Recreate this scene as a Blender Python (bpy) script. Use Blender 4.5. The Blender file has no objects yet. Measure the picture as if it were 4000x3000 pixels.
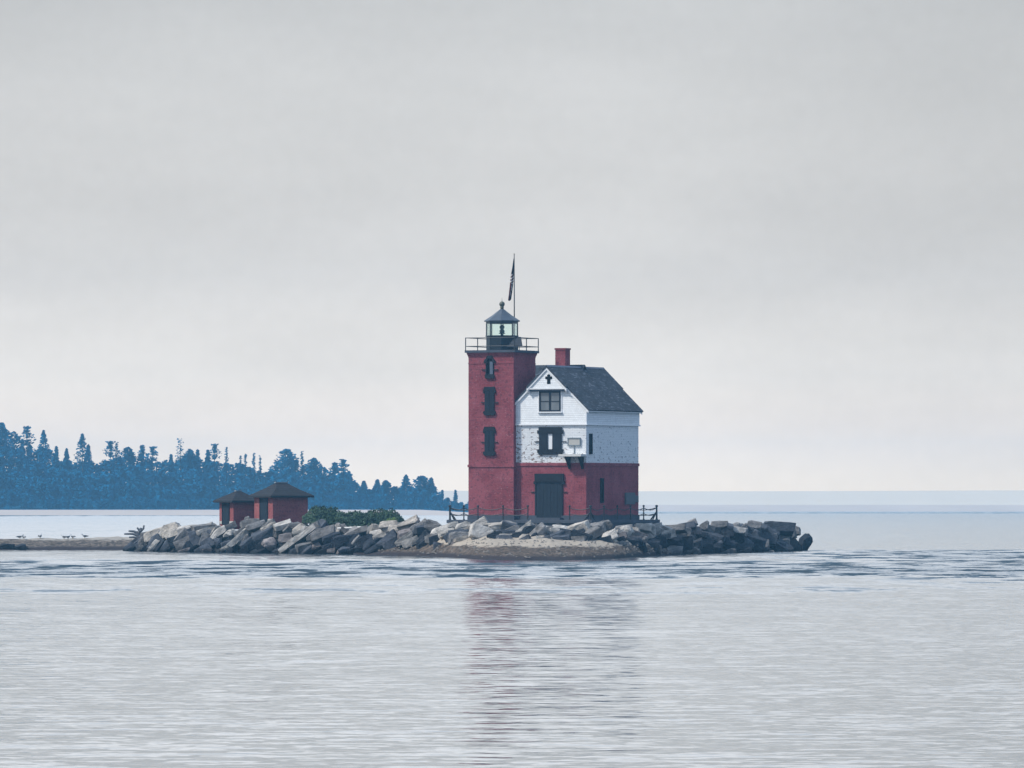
import bpy, bmesh, math, random
import numpy as np
from mathutils import Vector, Matrix, noise as mnoise

random.seed(7)
R = math.radians
C = bpy.context.scene
COL = C.collection

# ------------------------------------------------------------------ camera
F, H0, HC = 25000.0, 1958.0, 4.54       # focal length in photo pixels, horizon row, eye height
cam_d = bpy.data.cameras.new('camera')
cam = bpy.data.objects.new('camera', cam_d)
COL.objects.link(cam)
cam.location = (0, 0, HC)
cam.rotation_euler = (R(90), 0, 0)
cam_d.sensor_width = 36
cam_d.lens = 36 * F / 4000
cam_d.shift_y = (H0 - 1500) / 4000
cam_d.clip_start = 1
cam_d.clip_end = 20000
C.camera = cam

# ------------------------------------------------------------------ sky
SUN_EL, SUN_AZ = R(50), math.atan2(-0.96, -0.26)      # azimuth measured from +Y towards +X
w = bpy.data.worlds.new('World')
C.world = w
w.use_nodes = True
nt = w.node_tree
nt.nodes.clear()
def wn(t, **k):
    n = nt.nodes.new(t)
    for a, b in k.items(): setattr(n, a, b)
    return n
out = wn('ShaderNodeOutputWorld'); bg = wn('ShaderNodeBackground'); bg.inputs['Strength'].default_value = 0.10
sky = wn('ShaderNodeTexSky', sky_type='NISHITA', sun_disc=False, sun_elevation=SUN_EL, sun_rotation=SUN_AZ)
sky.air_density = 1.0; sky.dust_density = 3.0; sky.ozone_density = 1.5
tc = wn('ShaderNodeTexCoord'); sep = wn('ShaderNodeSeparateXYZ')
nt.links.new(tc.outputs['Generated'], sep.inputs[0])
# the overcast veil, brighter low down, breaking to blue overhead
veil = wn('ShaderNodeValToRGB')
cr = veil.color_ramp
cr.elements[0].position = 0.0; cr.elements[0].color = (13.2, 11.0, 8.6, 1)
cr.elements[1].position = 1.0; cr.elements[1].color = (3.2, 5.2, 8.0, 1)
for p, c in ((0.004, (12.9, 10.9, 8.7)), (0.010, (11.7, 10.1, 8.6)), (0.020, (9.45, 8.85, 8.15)), (0.035, (7.4, 7.2, 7.0)), (0.08, (5.95, 5.95, 5.95)), (0.13, (8.4, 8.4, 8.5)), (0.24, (7.8, 8.2, 8.8)), (0.45, (4.4, 6.0, 8.0))):
    e = cr.elements.new(p); e.color = (*c, 1)
nt.links.new(sep.outputs['Z'], veil.inputs[0])
# clear blue gap in the overcast behind the viewer, to the right
gap = wn('ShaderNodeVectorMath', operation='DOT_PRODUCT'); gap.inputs[1].default_value = (0.72, -0.62, 0.32)
nt.links.new(tc.outputs['Generated'], gap.inputs[0])
gm = wn('ShaderNodeMapRange'); gm.inputs['From Min'].default_value = -0.05; gm.inputs['From Max'].default_value = 0.6; gm.inputs['To Max'].default_value = 0.85
nt.links.new(gap.outputs['Value'], gm.inputs[0])
gx = wn('ShaderNodeMixRGB'); gx.inputs[2].default_value = (4.6, 6.3, 9.2, 1)
nt.links.new(gm.outputs[0], gx.inputs[0]); nt.links.new(veil.outputs[0], gx.inputs[1])
mp = wn('ShaderNodeMapping'); mp.inputs['Scale'].default_value = (16, 16, 55)
cn = wn('ShaderNodeTexNoise'); cn.inputs['Scale'].default_value = 1.0; cn.inputs['Detail'].default_value = 5
nt.links.new(tc.outputs['Generated'], mp.inputs[0]); nt.links.new(mp.outputs[0], cn.inputs['Vector'])
cm = wn('ShaderNodeMapRange'); cm.inputs['From Min'].default_value = 0.3; cm.inputs['From Max'].default_value = 0.7
cm.inputs['To Min'].default_value = 0.935; cm.inputs['To Max'].default_value = 1.06
nt.links.new(cn.outputs[0], cm.inputs[0])
vm = wn('ShaderNodeVectorMath', operation='SCALE')
# made-up cloud bank above the frame, added so the water reflects brighter
bd = wn('ShaderNodeVectorMath', operation='DOT_PRODUCT'); bd.inputs[1].default_value = (-0.15, 0.97, 0.16)
nt.links.new(tc.outputs['Generated'], bd.inputs[0])
def mr(src, a, b, lo=0.0, hi=1.0):
    q = wn('ShaderNodeMapRange', interpolation_type='SMOOTHSTEP'); q.inputs['From Min'].default_value = a; q.inputs['From Max'].default_value = b
    q.inputs['To Min'].default_value = lo; q.inputs['To Max'].default_value = hi
    nt.links.new(src, q.inputs[0]); return q.outputs[0]
def mu(a, b, op='MULTIPLY'):
    q = wn('ShaderNodeMath', operation=op)
    for i, v_ in enumerate((a, b)):
        if hasattr(v_, 'links'): nt.links.new(v_, q.inputs[i])
        else: q.inputs[i].default_value = v_
    return q.outputs[0]
bank = mu(mu(mr(bd.outputs['Value'], 0.70, 0.95), mr(sep.outputs['Z'], 0.075, 0.14)), mr(sep.outputs['Z'], 0.28, 0.46, 1.0, 0.0))
bs = wn('ShaderNodeVectorMath', operation='SCALE')
nt.links.new(gx.outputs[0], bs.inputs[0]); nt.links.new(mu(mu(bank, 0.65), 1.0, 'ADD'), bs.inputs['Scale'])
nt.links.new(bs.outputs[0], vm.inputs[0]); fn_ = wn('ShaderNodeTexNoise'); fn_.inputs['Scale'].default_value = 420.0; fn_.inputs['Detail'].default_value = 3
nt.links.new(tc.outputs['Generated'], fn_.inputs['Vector'])
mot = mu(mu(mu(fn_.outputs[0], 0.5, 'SUBTRACT'), 0.07), 1.0, 'ADD')
side = mu(mr(sep.outputs['X'], 0.005, 0.085, 1.0, 0.89), mr(sep.outputs['X'], -0.10, -0.01, 0.955, 1.0))
nt.links.new(mu(mu(cm.outputs[0], mot), side), vm.inputs['Scale'])
mx = wn('ShaderNodeMixRGB'); mx.inputs[0].default_value = 0.86
nt.links.new(sky.outputs[0], mx.inputs[1]); nt.links.new(vm.outputs[0], mx.inputs[2])
nt.links.new(mx.outputs[0], bg.inputs[0]); nt.links.new(bg.outputs[0], out.inputs[0])

# ------------------------------------------------------------------ sun
sd = bpy.data.lights.new('sun', 'SUN'); sd.energy = 3.5; sd.angle = R(5); sd.color = (1, 0.95, 0.88)
so = bpy.data.objects.new('sun', sd); COL.objects.link(so)
tosun = Vector((math.sin(SUN_AZ) * math.cos(SUN_EL), math.cos(SUN_AZ) * math.cos(SUN_EL), math.sin(SUN_EL)))
so.rotation_euler = tosun.to_track_quat('Z', 'Y').to_euler()
so.location = (-60, 480, 60)

C.view_settings.view_transform = 'Standard'
C.view_settings.look = 'None'
C.view_settings.exposure = 0.18
C.view_settings.gamma = 1.0
C.cycles.max_bounces = 8
C.cycles.volume_bounces = 3
C.cycles.transparent_max_bounces = 24

# ------------------------------------------------------------------ helpers
def at(px, py, Y):
    return Vector(((px - 2000) * Y / F, Y, HC - (py - H0) * Y / F))
def yz(py, Y):
    return HC - (py - H0) * Y / F
def interp(tab, x):
    return float(np.interp(x, [t[0] for t in tab], [t[1] for t in tab]))

def link(o, parent=None):
    COL.objects.link(o)
    if parent is not None: o.parent = parent
    return o
def obj(name, bm, mat, parent=None, smooth=False):
    me = bpy.data.meshes.new(name)
    if smooth:
        for f in bm.faces: f.smooth = True
    bm.to_mesh(me); bm.free()
    for m in (mat if isinstance(mat, (list, tuple)) else [mat]): me.materials.append(m)
    return link(bpy.data.objects.new(name, me), parent)
def obj_py(name, V, Fc, mat, parent=None, smooth=False):
    me = bpy.data.meshes.new(name)
    me.from_pydata([tuple(v) for v in V], [], [tuple(f) for f in Fc])
    me.update()
    if smooth: me.polygons.foreach_set('use_smooth', [True] * len(me.polygons))
    for m in (mat if isinstance(mat, (list, tuple)) else [mat]): me.materials.append(m)
    return link(bpy.data.objects.new(name, me), parent)
def tag(o, label=None, cat=None, group=None, kind=None):
    if label: o['label'] = label
    if cat: o['category'] = cat
    if group: o['group'] = group
    if kind: o['kind'] = kind
    return o
def thing(name, loc, rz, label, cat, group=None):
    o = bpy.data.objects.new(name, None); o.empty_display_size = 0.5
    COL.objects.link(o); o.location = loc; o.rotation_euler = (0, 0, rz)
    return tag(o, label, cat, group)

def bx(bm, x0, x1, y0, y1, z0, z1, mi=0):
    vs = [bm.verts.new(p) for p in ((x0, y0, z0), (x1, y0, z0), (x1, y1, z0), (x0, y1, z0),
                                    (x0, y0, z1), (x1, y0, z1), (x1, y1, z1), (x0, y1, z1))]
    for f in ((3, 2, 1, 0), (4, 5, 6, 7), (0, 1, 5, 4), (1, 2, 6, 5), (2, 3, 7, 6), (3, 0, 4, 7)):
        bm.faces.new([vs[i] for i in f]).material_index = mi
    return bm
def box(*a): return bx(bmesh.new(), *a)
def prism(bm, poly, axis, a, b, mi=0):
    """poly: 2-D points; axis 'v' -> (u,z) extruded along v; 'u' -> (v,z) along u; 'z' -> (u,v) along z"""
    mk = {'v': lambda p, t: (p[0], t, p[1]), 'u': lambda p, t: (t, p[0], p[1]), 'z': lambda p, t: (p[0], p[1], t)}[axis]
    A = [bm.verts.new(mk(p, a)) for p in poly]; B = [bm.verts.new(mk(p, b)) for p in poly]
    n = len(poly)
    fs = [bm.faces.new(A), bm.faces.new(B[::-1])]
    for i in range(n): fs.append(bm.faces.new((A[(i + 1) % n], A[i], B[i], B[(i + 1) % n])))
    for f in fs: f.material_index = mi
    bmesh.ops.recalc_face_normals(bm, faces=fs)
    return bm
def tube(bm, pts, r, n=6, r1=None):
    pts = [Vector(p) for p in pts]
    rings = []
    for i, p in enumerate(pts):
        d = (pts[min(i + 1, len(pts) - 1)] - pts[max(i - 1, 0)]).normalized()
        a = d.cross(Vector((0, 0, 1)))
        if a.length < 1e-3: a = d.cross(Vector((1, 0, 0)))
        a.normalize(); b = d.cross(a)
        rr = r if r1 is None else r + (r1 - r) * i / (len(pts) - 1)
        rings.append([bm.verts.new(p + a * rr * math.cos(2 * math.pi * k / n) + b * rr * math.sin(2 * math.pi * k / n)) for k in range(n)])
    fs = []
    for i in range(len(rings) - 1):
        for k in range(n):
            fs.append(bm.faces.new((rings[i][k], rings[i][(k + 1) % n], rings[i + 1][(k + 1) % n], rings[i + 1][k])))
    fs.append(bm.faces.new(rings[0][::-1])); fs.append(bm.faces.new(rings[-1]))
    bmesh.ops.recalc_face_normals(bm, faces=fs)
    return bm
def lathe(bm, prof, cx, cy, n=16, ph=0.0):
    rings = [[bm.verts.new((cx + r * math.cos(ph + 2 * math.pi * k / n), cy + r * math.sin(ph + 2 * math.pi * k / n), z)) for k in range(n)] for r, z in prof]
    fs = []
    for i in range(len(rings) - 1):
        for k in range(n):
            fs.append(bm.faces.new((rings[i][k], rings[i][(k + 1) % n], rings[i + 1][(k + 1) % n], rings[i + 1][k])))
    fs.append(bm.faces.new(rings[0][::-1])); fs.append(bm.faces.new(rings[-1]))
    bmesh.ops.recalc_face_normals(bm, faces=fs)
    return bm

# ------------------------------------------------------------------ materials
class M:
    def __init__(s, name, rough=0.8, spec=0.3):
        s.m = bpy.data.materials.new(name); s.m.use_nodes = True
        s.t = s.m.node_tree; s.b = s.t.nodes['Principled BSDF']
        s.b.inputs['Roughness'].default_value = rough
        s.b.inputs['Specular IOR Level'].default_value = spec
        s.co = s.n('ShaderNodeTexCoord').outputs['Object']
    def n(s, t, **k):
        nd = s.t.nodes.new(t)
        for a, b in k.items(): setattr(nd, a, b)
        return nd
    def l(s, a, b): s.t.links.new(a, b)
    def mapped(s, sc, rot=(0, 0, 0), co=None):
        m = s.n('ShaderNodeMapping'); m.inputs['Scale'].default_value = sc; m.inputs['Rotation'].default_value = rot
        s.l(co or s.co, m.inputs[0]); return m.outputs[0]
    def noise(s, scale, detail=4, rough=0.6, co=None, out=0):
        n = s.n('ShaderNodeTexNoise'); n.inputs['Scale'].default_value = scale
        n.inputs['Detail'].default_value = detail; n.inputs['Roughness'].default_value = rough
        s.l(co or s.co, n.inputs['Vector']); return n.outputs[out]
    def ramp(s, v, stops):
        r = s.n('ShaderNodeValToRGB'); e = r.color_ramp.elements
        while len(e) < len(stops): e.new(0.5)
        for i, (p, c) in enumerate(stops):
            e[i].position = p; e[i].color = (*c, 1) if len(c) == 3 else c
        s.l(v, r.inputs[0]); return r.outputs[0]
    def g(s, v, a, b): return s.ramp(v, [(a, (0, 0, 0)), (b, (1, 1, 1))])
    def mix(s, f, a, b, mode='MIX'):
        m = s.n('ShaderNodeMixRGB', blend_type=mode)
        for i, v in enumerate((f, a, b)):
            if hasattr(v, 'links'): s.l(v, m.inputs[i])
            elif isinstance(v, (int, float)): m.inputs[i].default_value = v
            else: m.inputs[i].default_value = (*v, 1)
        return m.outputs[0]
    def math(s, op, a, b=0.0):
        m = s.n('ShaderNodeMath', operation=op)
        for i, v in enumerate((a, b)):
            if hasattr(v, 'links'): s.l(v, m.inputs[i])
            else: m.inputs[i].default_value = v
        return m.outputs[0]
    def col(s, c):
        if hasattr(c, 'links'): s.l(c, s.b.inputs['Base Color'])
        else: s.b.inputs['Base Color'].default_value = (*c, 1)
        return s
    def bump(s, h, dist=0.02, strength=1.0):
        b = s.n('ShaderNodeBump'); b.inputs['Distance'].default_value = dist; b.inputs['Strength'].default_value = strength
        s.l(h, b.inputs['Height']); s.l(b.outputs[0], s.b.inputs['Normal']); return s
    def wall_uv(s):
        """(u+v, z) so that courses run round the corners"""
        sp = s.n('ShaderNodeSeparateXYZ'); s.l(s.co, sp.inputs[0])
        cb = s.n('ShaderNodeCombineXYZ'); s.l(s.math('ADD', sp.outputs[0], sp.outputs[1]), cb.inputs[0]); s.l(sp.outputs[2], cb.inputs[1])
        return cb.outputs[0], sp
    def brick(s, uv, w, h, mortar, c1, c2, cm):
        b = s.n('ShaderNodeTexBrick'); b.inputs['Scale'].default_value = 1
        b.inputs['Brick Width'].default_value = w; b.inputs['Row Height'].default_value = h
        b.inputs['Mortar Size'].default_value = mortar
        for k, v in (('Color1', c1), ('Color2', c2), ('Mortar', cm)): b.inputs[k].default_value = (*v, 1)
        s.l(uv, b.inputs['Vector']); return b

def plain(name, c, rough=0.7, spec=0.3, var=0.25, scale=3.0):
    m = M(name, rough, spec)
    n = m.noise(scale, 5)
    m.col(m.mix(n, tuple(x * (1 - var) for x in c), tuple(x * (1 + var) for x in c)))
    return m.m

def red_brick(name, c, weather=1.0):
    m = M(name, 0.85, 0.2)
    uv, sp = m.wall_uv()
    b = m.brick(uv, 0.42, 0.14, 0.012, c, tuple(x * 0.8 for x in c), tuple(x * 0.62 for x in c))
    big = m.noise(0.55, 6, 0.65)
    colr = m.mix(m.math('MULTIPLY', m.g(big, 0.40, 0.60), 0.85), b.outputs[0], (c[0] * 1.18, c[1] * 1.5, c[2] * 1.45))
    fine = m.noise(5.5, 3, 0.7)
    colr = m.mix(m.math('MULTIPLY', m.g(fine, 0.53, 0.64), 0.72 * weather), colr, (c[0] * 0.35, c[1] * 0.5, c[2] * 0.55))
    chips = m.noise(7.5, 2, 0.5, co=m.mapped((1, 1, 1.6)))
    colr = m.mix(m.math('MULTIPLY', m.g(chips, 0.65, 0.70), 0.6 * weather), colr, (0.42, 0.24, 0.25))
    st = m.noise(1.0, 4, 0.6, co=m.mapped((2.4, 2.4, 0.18)))
    colr = m.mix(m.math('MULTIPLY', m.g(st, 0.5, 0.8), 0.45), colr, (c[0] * 0.6, c[1] * 0.75, c[2] * 0.8))
    gr = m.math('ADD', sp.outputs[2], m.math('MULTIPLY', m.noise(1.4, 5, 0.7), 1.6))
    colr = m.mix(m.math('MULTIPLY', m.ramp(gr, [(0.75 / 3, (1, 1, 1)), (1.0, (0, 0, 0))]), 0.55), colr, (c[0] * 0.42, c[1] * 0.6, c[2] * 0.7))
    m.col(colr)
    h = m.mix(0.5, b.outputs['Fac'], fine)
    m.bump(m.math('MULTIPLY', h, -1.0), 0.015)
    return m.m
RED = red_brick('red_painted_brick', (0.275, 0.058, 0.074))
RED_SHED = red_brick('red_shed_brick', (0.29, 0.075, 0.075))
RED_TRIM = plain('red_trim', (0.21, 0.055, 0.07), 0.8, 0.2)

def white_brick():
    m = M('white_peeling_brick', 0.85, 0.2)
    uv, sp = m.wall_uv()
    b = m.brick(uv, 0.42, 0.14, 0.012, (0.80, 0.81, 0.82), (0.74, 0.76, 0.77), (0.62, 0.64, 0.65))
    big = m.noise(0.5, 3, 0.5)
    patch = m.noise(1.0, 5, 0.62, co=m.mapped((2.3, 2.3, 5.2)))
    # loose paint mostly low on the wall and towards its left half
    bias = m.math('MULTIPLY', m.math('SUBTRACT', 6.6, sp.outputs[2]), 0.026)
    lean = m.math('MULTIPLY', m.math('SUBTRACT', -3.6, sp.outputs[0]), 0.016)
    e = m.math('ADD', m.math('ADD', patch, m.math('ADD', bias, lean)), m.math('MULTIPLY', big, 0.12))
    fl = m.noise(1.0, 3, 0.6, co=m.mapped((3.2, 3.2, 5.0), (0.4, 0.2, 0.9)))
    low = m.math('MULTIPLY', m.math('SUBTRACT', 7.0, sp.outputs[2]), 0.012)
    flecks = m.g(m.math('ADD', fl, low), 0.625, 0.65)
    mask = m.g(e, 0.665, 0.685)
    bare = m.mix(m.noise(3.0, 3), (0.16, 0.11, 0.10), (0.42, 0.34, 0.30))
    dirt = m.g(m.noise(2.2, 6, 0.7), 0.45, 0.8)
    base = m.mix(m.math('MULTIPLY', dirt, 0.35), b.outputs[0], (0.52, 0.55, 0.57))
    m.col(m.mix(mask, m.mix(m.math('MULTIPLY', flecks, 0.8), base, (0.24, 0.25, 0.28)), bare))
    m.bump(m.math('SUBTRACT', m.math('MULTIPLY', b.outputs['Fac'], -0.5), mask), 0.015)
    return m.m
WHITE_BRICK = white_brick()

def shingle(name, c, row, wd, contrast, dist):
    m = M(name, 0.85, 0.25)
    uv, sp = m.wall_uv()
    b = m.brick(uv, wd, row, row * 0.09, c, tuple(x * (1 - contrast) for x in c), tuple(x * (1 - 1.6 * contrast) for x in c))
    n = m.noise(2.0, 6, 0.7)
    m.col(m.mix(m.math('MULTIPLY', m.g(n, 0.45, 0.8), 0.4), b.outputs[0], tuple(x * 0.62 for x in c)))
    sw = m.math('FRACT', m.math('DIVIDE', sp.outputs[2], row))
    m.bump(m.math('SUBTRACT', 1.0, sw), dist)
    return m.m
WHITE_SHINGLE = shingle('white_wall_shingle', (0.80, 0.82, 0.83), 0.155, 0.18, 0.10, 0.03)
def roof_mat(name, c):
    m = M(name, 0.8, 0.3)
    uv, sp = m.wall_uv()
    b = m.brick(uv, 0.30, 0.16, 0.014, c, tuple(x * 0.55 for x in c), tuple(x * 0.35 for x in c))
    n = m.noise(0.9, 5, 0.65)
    colr = m.mix(m.math('MULTIPLY', m.g(n, 0.45, 0.7), 0.4), b.outputs[0], tuple(x * 1.7 for x in c))
    sp2 = m.noise(1.0, 3, 0.6, co=m.mapped((1.3, 1.3, 6)))
    colr = m.mix(m.math('MULTIPLY', m.g(sp2, 0.57, 0.63), 0.75), colr, (c[0] * 3.2, c[1] * 3.0, c[2] * 2.7))
    sp3 = m.noise(1.3, 3, 0.6, co=m.mapped((2.1, 2.1, 6.3), (0.3, 0, 1)))
    colr = m.mix(m.math('MULTIPLY', m.g(sp3, 0.56, 0.62), 0.85), colr, tuple(x * 0.25 for x in c))
    m.col(colr)
    sw = m.math('FRACT', m.math('DIVIDE', sp.outputs[2], 0.16))
    m.bump(m.math('SUBTRACT', 1.0, sw), 0.03)
    return m.m
ROOF = roof_mat('slate_blue_shingle_roof', (0.038, 0.048, 0.066))
SHED_ROOF = shingle('charcoal_shed_roof', (0.026, 0.026, 0.031), 0.17, 0.30, 0.35, 0.03)
WHITE = plain('white_paint', (0.80, 0.81, 0.82), 0.6, 0.3, 0.07)
STONE_DARK = plain('dark_painted_stone', (0.008, 0.011, 0.018), 0.75, 0.3, 0.35, 6)
DOOR = plain('navy_grey_door', (0.009, 0.016, 0.027), 0.7, 0.3, 0.5, 5)
IRON = plain('black_iron', (0.022, 0.026, 0.032), 0.55, 0.4, 0.3)
LANTERN_BLACK = plain('lantern_black_paint', (0.012, 0.020, 0.030), 0.5, 0.3, 0.4, 4)
LANTERN_ROOF = plain('lantern_roof_metal', (0.060, 0.075, 0.100), 0.45, 0.4, 0.3, 2)
BRASS = plain('weathered_brass', (0.08, 0.085, 0.06), 0.5, 0.5, 0.3)
SHUTTER = plain('blue_grey_shutter', (0.10, 0.125, 0.17), 0.7, 0.3, 0.3, 5)
SHUTTER_DARK = plain('dark_shutter', (0.010, 0.015, 0.026), 0.75, 0.3, 0.35, 6)
BLACK = plain('dark_opening', (0.006, 0.007, 0.009), 0.9, 0.1)
GREYP = plain('grey_metal_panel', (0.20, 0.24, 0.27), 0.6, 0.3, 0.2)
SIGNG = plain('weathered_sign_board', (0.44, 0.43, 0.40), 0.7, 0.3, 0.15, 4)
SHELFW = plain('weathered_white_wood', (0.62, 0.62, 0.60), 0.8, 0.2, 0.2, 4)
PLANK = plain('bleached_wood', (0.62, 0.60, 0.56), 0.8, 0.2, 0.2, 3)
DRIFT = plain('grey_driftwood', (0.12, 0.125, 0.14), 0.9, 0.2, 0.5, 4)
SOLAR = plain('dark_solar_glass', (0.030, 0.036, 0.048), 0.7, 0.15, 0.3)

def concrete():
    m = M('stained_dark_concrete', 0.85, 0.25)
    n = m.noise(0.8, 6, 0.65); st = m.noise(1.0, 4, 0.6, co=m.mapped((1.6, 1.6, 0.3)))
    c = m.mix(n, (0.045, 0.055, 0.075), (0.10, 0.115, 0.145))
    m.col(m.mix(m.math('MULTIPLY', m.g(st, 0.45, 0.75), 0.55), c, (0.03, 0.036, 0.05)))
    m.bump(n, 0.03)
    return m.m
CONCRETE = concrete()

def glass(name, tint, gloss_rough=0.03, opacity=0.15):
    m = M(name)
    t = m.t
    tr = m.n('ShaderNodeBsdfTransparent'); tr.inputs[0].default_value = (*tint, 1)
    gl = m.n('ShaderNodeBsdfGlossy'); gl.inputs['Roughness'].default_value = gloss_rough
    lw = m.n('ShaderNodeFresnel'); lw.inputs[0].default_value = 1.45
    mxs = m.n('ShaderNodeMixShader'); m.l(m.math('MULTIPLY', lw.outputs[0], 0.35), mxs.inputs[0]); m.l(tr.outputs[0], mxs.inputs[1]); m.l(gl.outputs[0], mxs.inputs[2])
    m.l(mxs.outputs[0], t.nodes['Material Output'].inputs[0])
    return m.m
LGLASS = glass('lantern_glass', (0.95, 1.0, 0.985))
def pane_mat():
    m = M('dim_window_glass', 0.12, 0.6)
    n = m.noise(1.0, 3, 0.5, co=m.mapped((1.2, 1, 0.9)))
    m.col(m.mix(n, (0.055, 0.072, 0.09), (0.22, 0.25, 0.27)))
    return m.m
PANE = pane_mat()
LENS = M('lens_glass', 0.15, 0.6).col((0.10, 0.14, 0.13)).m

def rock_mat(name, c, dark=0.5):
    dark *= 0.62
    m = M(name, 0.9, 0.2)
    oi = m.n('ShaderNodeObjectInfo')
    pos = m.n('ShaderNodeNewGeometry').outputs['Position']
    n1 = m.noise(1.3, 6, 0.65, co=pos); n2 = m.noise(7, 4, 0.7, co=pos)
    a = m.mix(m.g(n1, 0.3, 0.72), tuple(x * dark for x in c), tuple(min(0.85, x * 1.25) for x in c))
    a = m.mix(m.math('MULTIPLY', m.g(n2, 0.55, 0.75), 0.45), a, tuple(x * 0.42 for x in c))
    v = m.math('ADD', 0.72, m.math('MULTIPLY', oi.outputs['Random'], 0.5))
    vv = m.n('ShaderNodeVectorMath', operation='SCALE'); m.l(a, vv.inputs[0]); m.l(v, vv.inputs['Scale'])
    # wet, weedy foot just above the water
    sp = m.n('ShaderNodeSeparateXYZ'); m.l(pos, sp.inputs[0])
    wet_refl = m.g(m.math('ADD', sp.outputs[2], m.math('MULTIPLY', n1, 0.8)), 0.45, 0.85)
    m.col(m.mix(wet_refl, tuple(x * 0.22 for x in c), vv.outputs[0]))
    m.bump(m.mix(0.4, n1, n2), 0.30)
    return m.m
ROCKS = {
    'pale grey': rock_mat('pale_granite', (0.54, 0.51, 0.47), 0.6),
    'tan': rock_mat('tan_limestone', (0.50, 0.455, 0.40), 0.6),
    'mid grey': rock_mat('mid_grey_rock', (0.255, 0.245, 0.240), 0.5),
    'slate blue': rock_mat('slate_rock', (0.095, 0.105, 0.128), 0.5),
    'dark': rock_mat('dark_wet_shaded_rock', (0.036, 0.043, 0.058), 0.5),  # near-black base: dark wet stone, with shade low on the bank painted in
    'pinkish': rock_mat('pinkish_rock', (0.27, 0.24, 0.235), 0.55),
}

def ground_mat():
    m = M('rubble_ground', 0.95, 0.1)
    n1 = m.noise(0.7, 8, 0.7); n2 = m.noise(5, 4, 0.7)
    m.col(m.mix(m.g(n1, 0.35, 0.7), (0.012, 0.014, 0.018), (0.05, 0.05, 0.052)))  # near-black base also paints the shade in the gaps between boulders
    m.bump(m.mix(0.5, n1, n2), 0.3)
    return m.m
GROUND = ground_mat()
def sand_mat(name, hi, lo, band_lo, band_hi):
    m = M(name, 0.95, 0.15)
    pos = m.n('ShaderNodeNewGeometry').outputs['Position']
    sp = m.n('ShaderNodeSeparateXYZ'); m.l(pos, sp.inputs[0])
    n1 = m.noise(0.5, 6, 0.7, co=m.mapped((0.8, 0.35, 1), co=pos)); n2 = m.noise(2.6, 5, 0.75, co=m.mapped((1, 0.5, 1), co=pos))
    z = m.math('ADD', sp.outputs[2], m.math('ADD', m.math('MULTIPLY', m.math('SUBTRACT', n1, 0.5), 0.9), m.math('MULTIPLY', m.math('SUBTRACT', n2, 0.5), 0.35)))
    peb = m.mix(m.g(n2, 0.42, 0.62), tuple(x * 0.35 for x in lo), tuple(min(0.8, x * 1.6) for x in lo))
    top = m.mix(m.g(n2, 0.30, 0.72), tuple(x * 0.70 for x in hi), tuple(min(0.85, x * 1.15) for x in hi))
    c = m.mix(m.g(z, band_lo, band_hi), peb, top)
    wet_refl = m.g(m.math('ADD', sp.outputs[2], m.math('MULTIPLY', m.math('SUBTRACT', n1, 0.5), 0.3)), 0.22, 0.42)  # dark waterline: wet sand plus the tower's reflection painted into the colour
    m.col(m.mix(wet_refl, (0.035, 0.028, 0.030), c))
    m.bump(n2, 0.12)
    return m.m
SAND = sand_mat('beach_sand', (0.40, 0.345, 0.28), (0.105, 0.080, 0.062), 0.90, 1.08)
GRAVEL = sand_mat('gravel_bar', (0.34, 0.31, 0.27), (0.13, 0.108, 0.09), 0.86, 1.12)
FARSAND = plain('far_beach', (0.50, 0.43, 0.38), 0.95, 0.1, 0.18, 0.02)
FARGROUND = plain('haze_blue_ground', (0.004, 0.075, 0.155), 0.95, 0.1, 0.2, 0.05)  # same haze blue painted on the ground behind the crowns

def leaf_mat(name, lo, hi, scale=0.6, soft=False):
    m = M(name, 0.75, 0.2)
    pos = m.n('ShaderNodeNewGeometry').outputs['Position']
    n = m.noise(scale, 4, 0.65, co=pos)
    m.col(m.mix(m.g(n, 0.32, 0.68), lo, hi))
    if soft:      # needles scatter light: soften the facet of each spray
        gn = m.n('ShaderNodeNewGeometry').outputs['Normal']
        a_ = m.n('ShaderNodeVectorMath', operation='SCALE'); m.l(gn, a_.inputs[0]); a_.inputs['Scale'].default_value = 0.35
        b_ = m.n('ShaderNodeVectorMath', operation='ADD'); m.l(a_.outputs[0], b_.inputs[0]); b_.inputs[1].default_value = (-0.1, -0.75, 0.55)
        c_ = m.n('ShaderNodeVectorMath', operation='NORMALIZE'); m.l(b_.outputs[0], c_.inputs[0]); m.l(c_.outputs[0], m.b.inputs['Normal'])
        m.b.inputs['Specular IOR Level'].default_value = 0.0
    return m.m
SHRUB = leaf_mat('dark_shrub_leaf', (0.012, 0.034, 0.026), (0.055, 0.100, 0.055), 1.1)
SHRUB_L = leaf_mat('yellow_green_leaf', (0.07, 0.13, 0.035), (0.16, 0.23, 0.07), 1.2)
HAZY_LEAF = leaf_mat('haze_blue_needle', (0.005, 0.108, 0.225), (0.006, 0.135, 0.275), 0.12, True)  # the blue of distance haze is put into the foliage colour
BARK = plain('grey_bark', (0.05, 0.05, 0.055), 0.9, 0.1)

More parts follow.
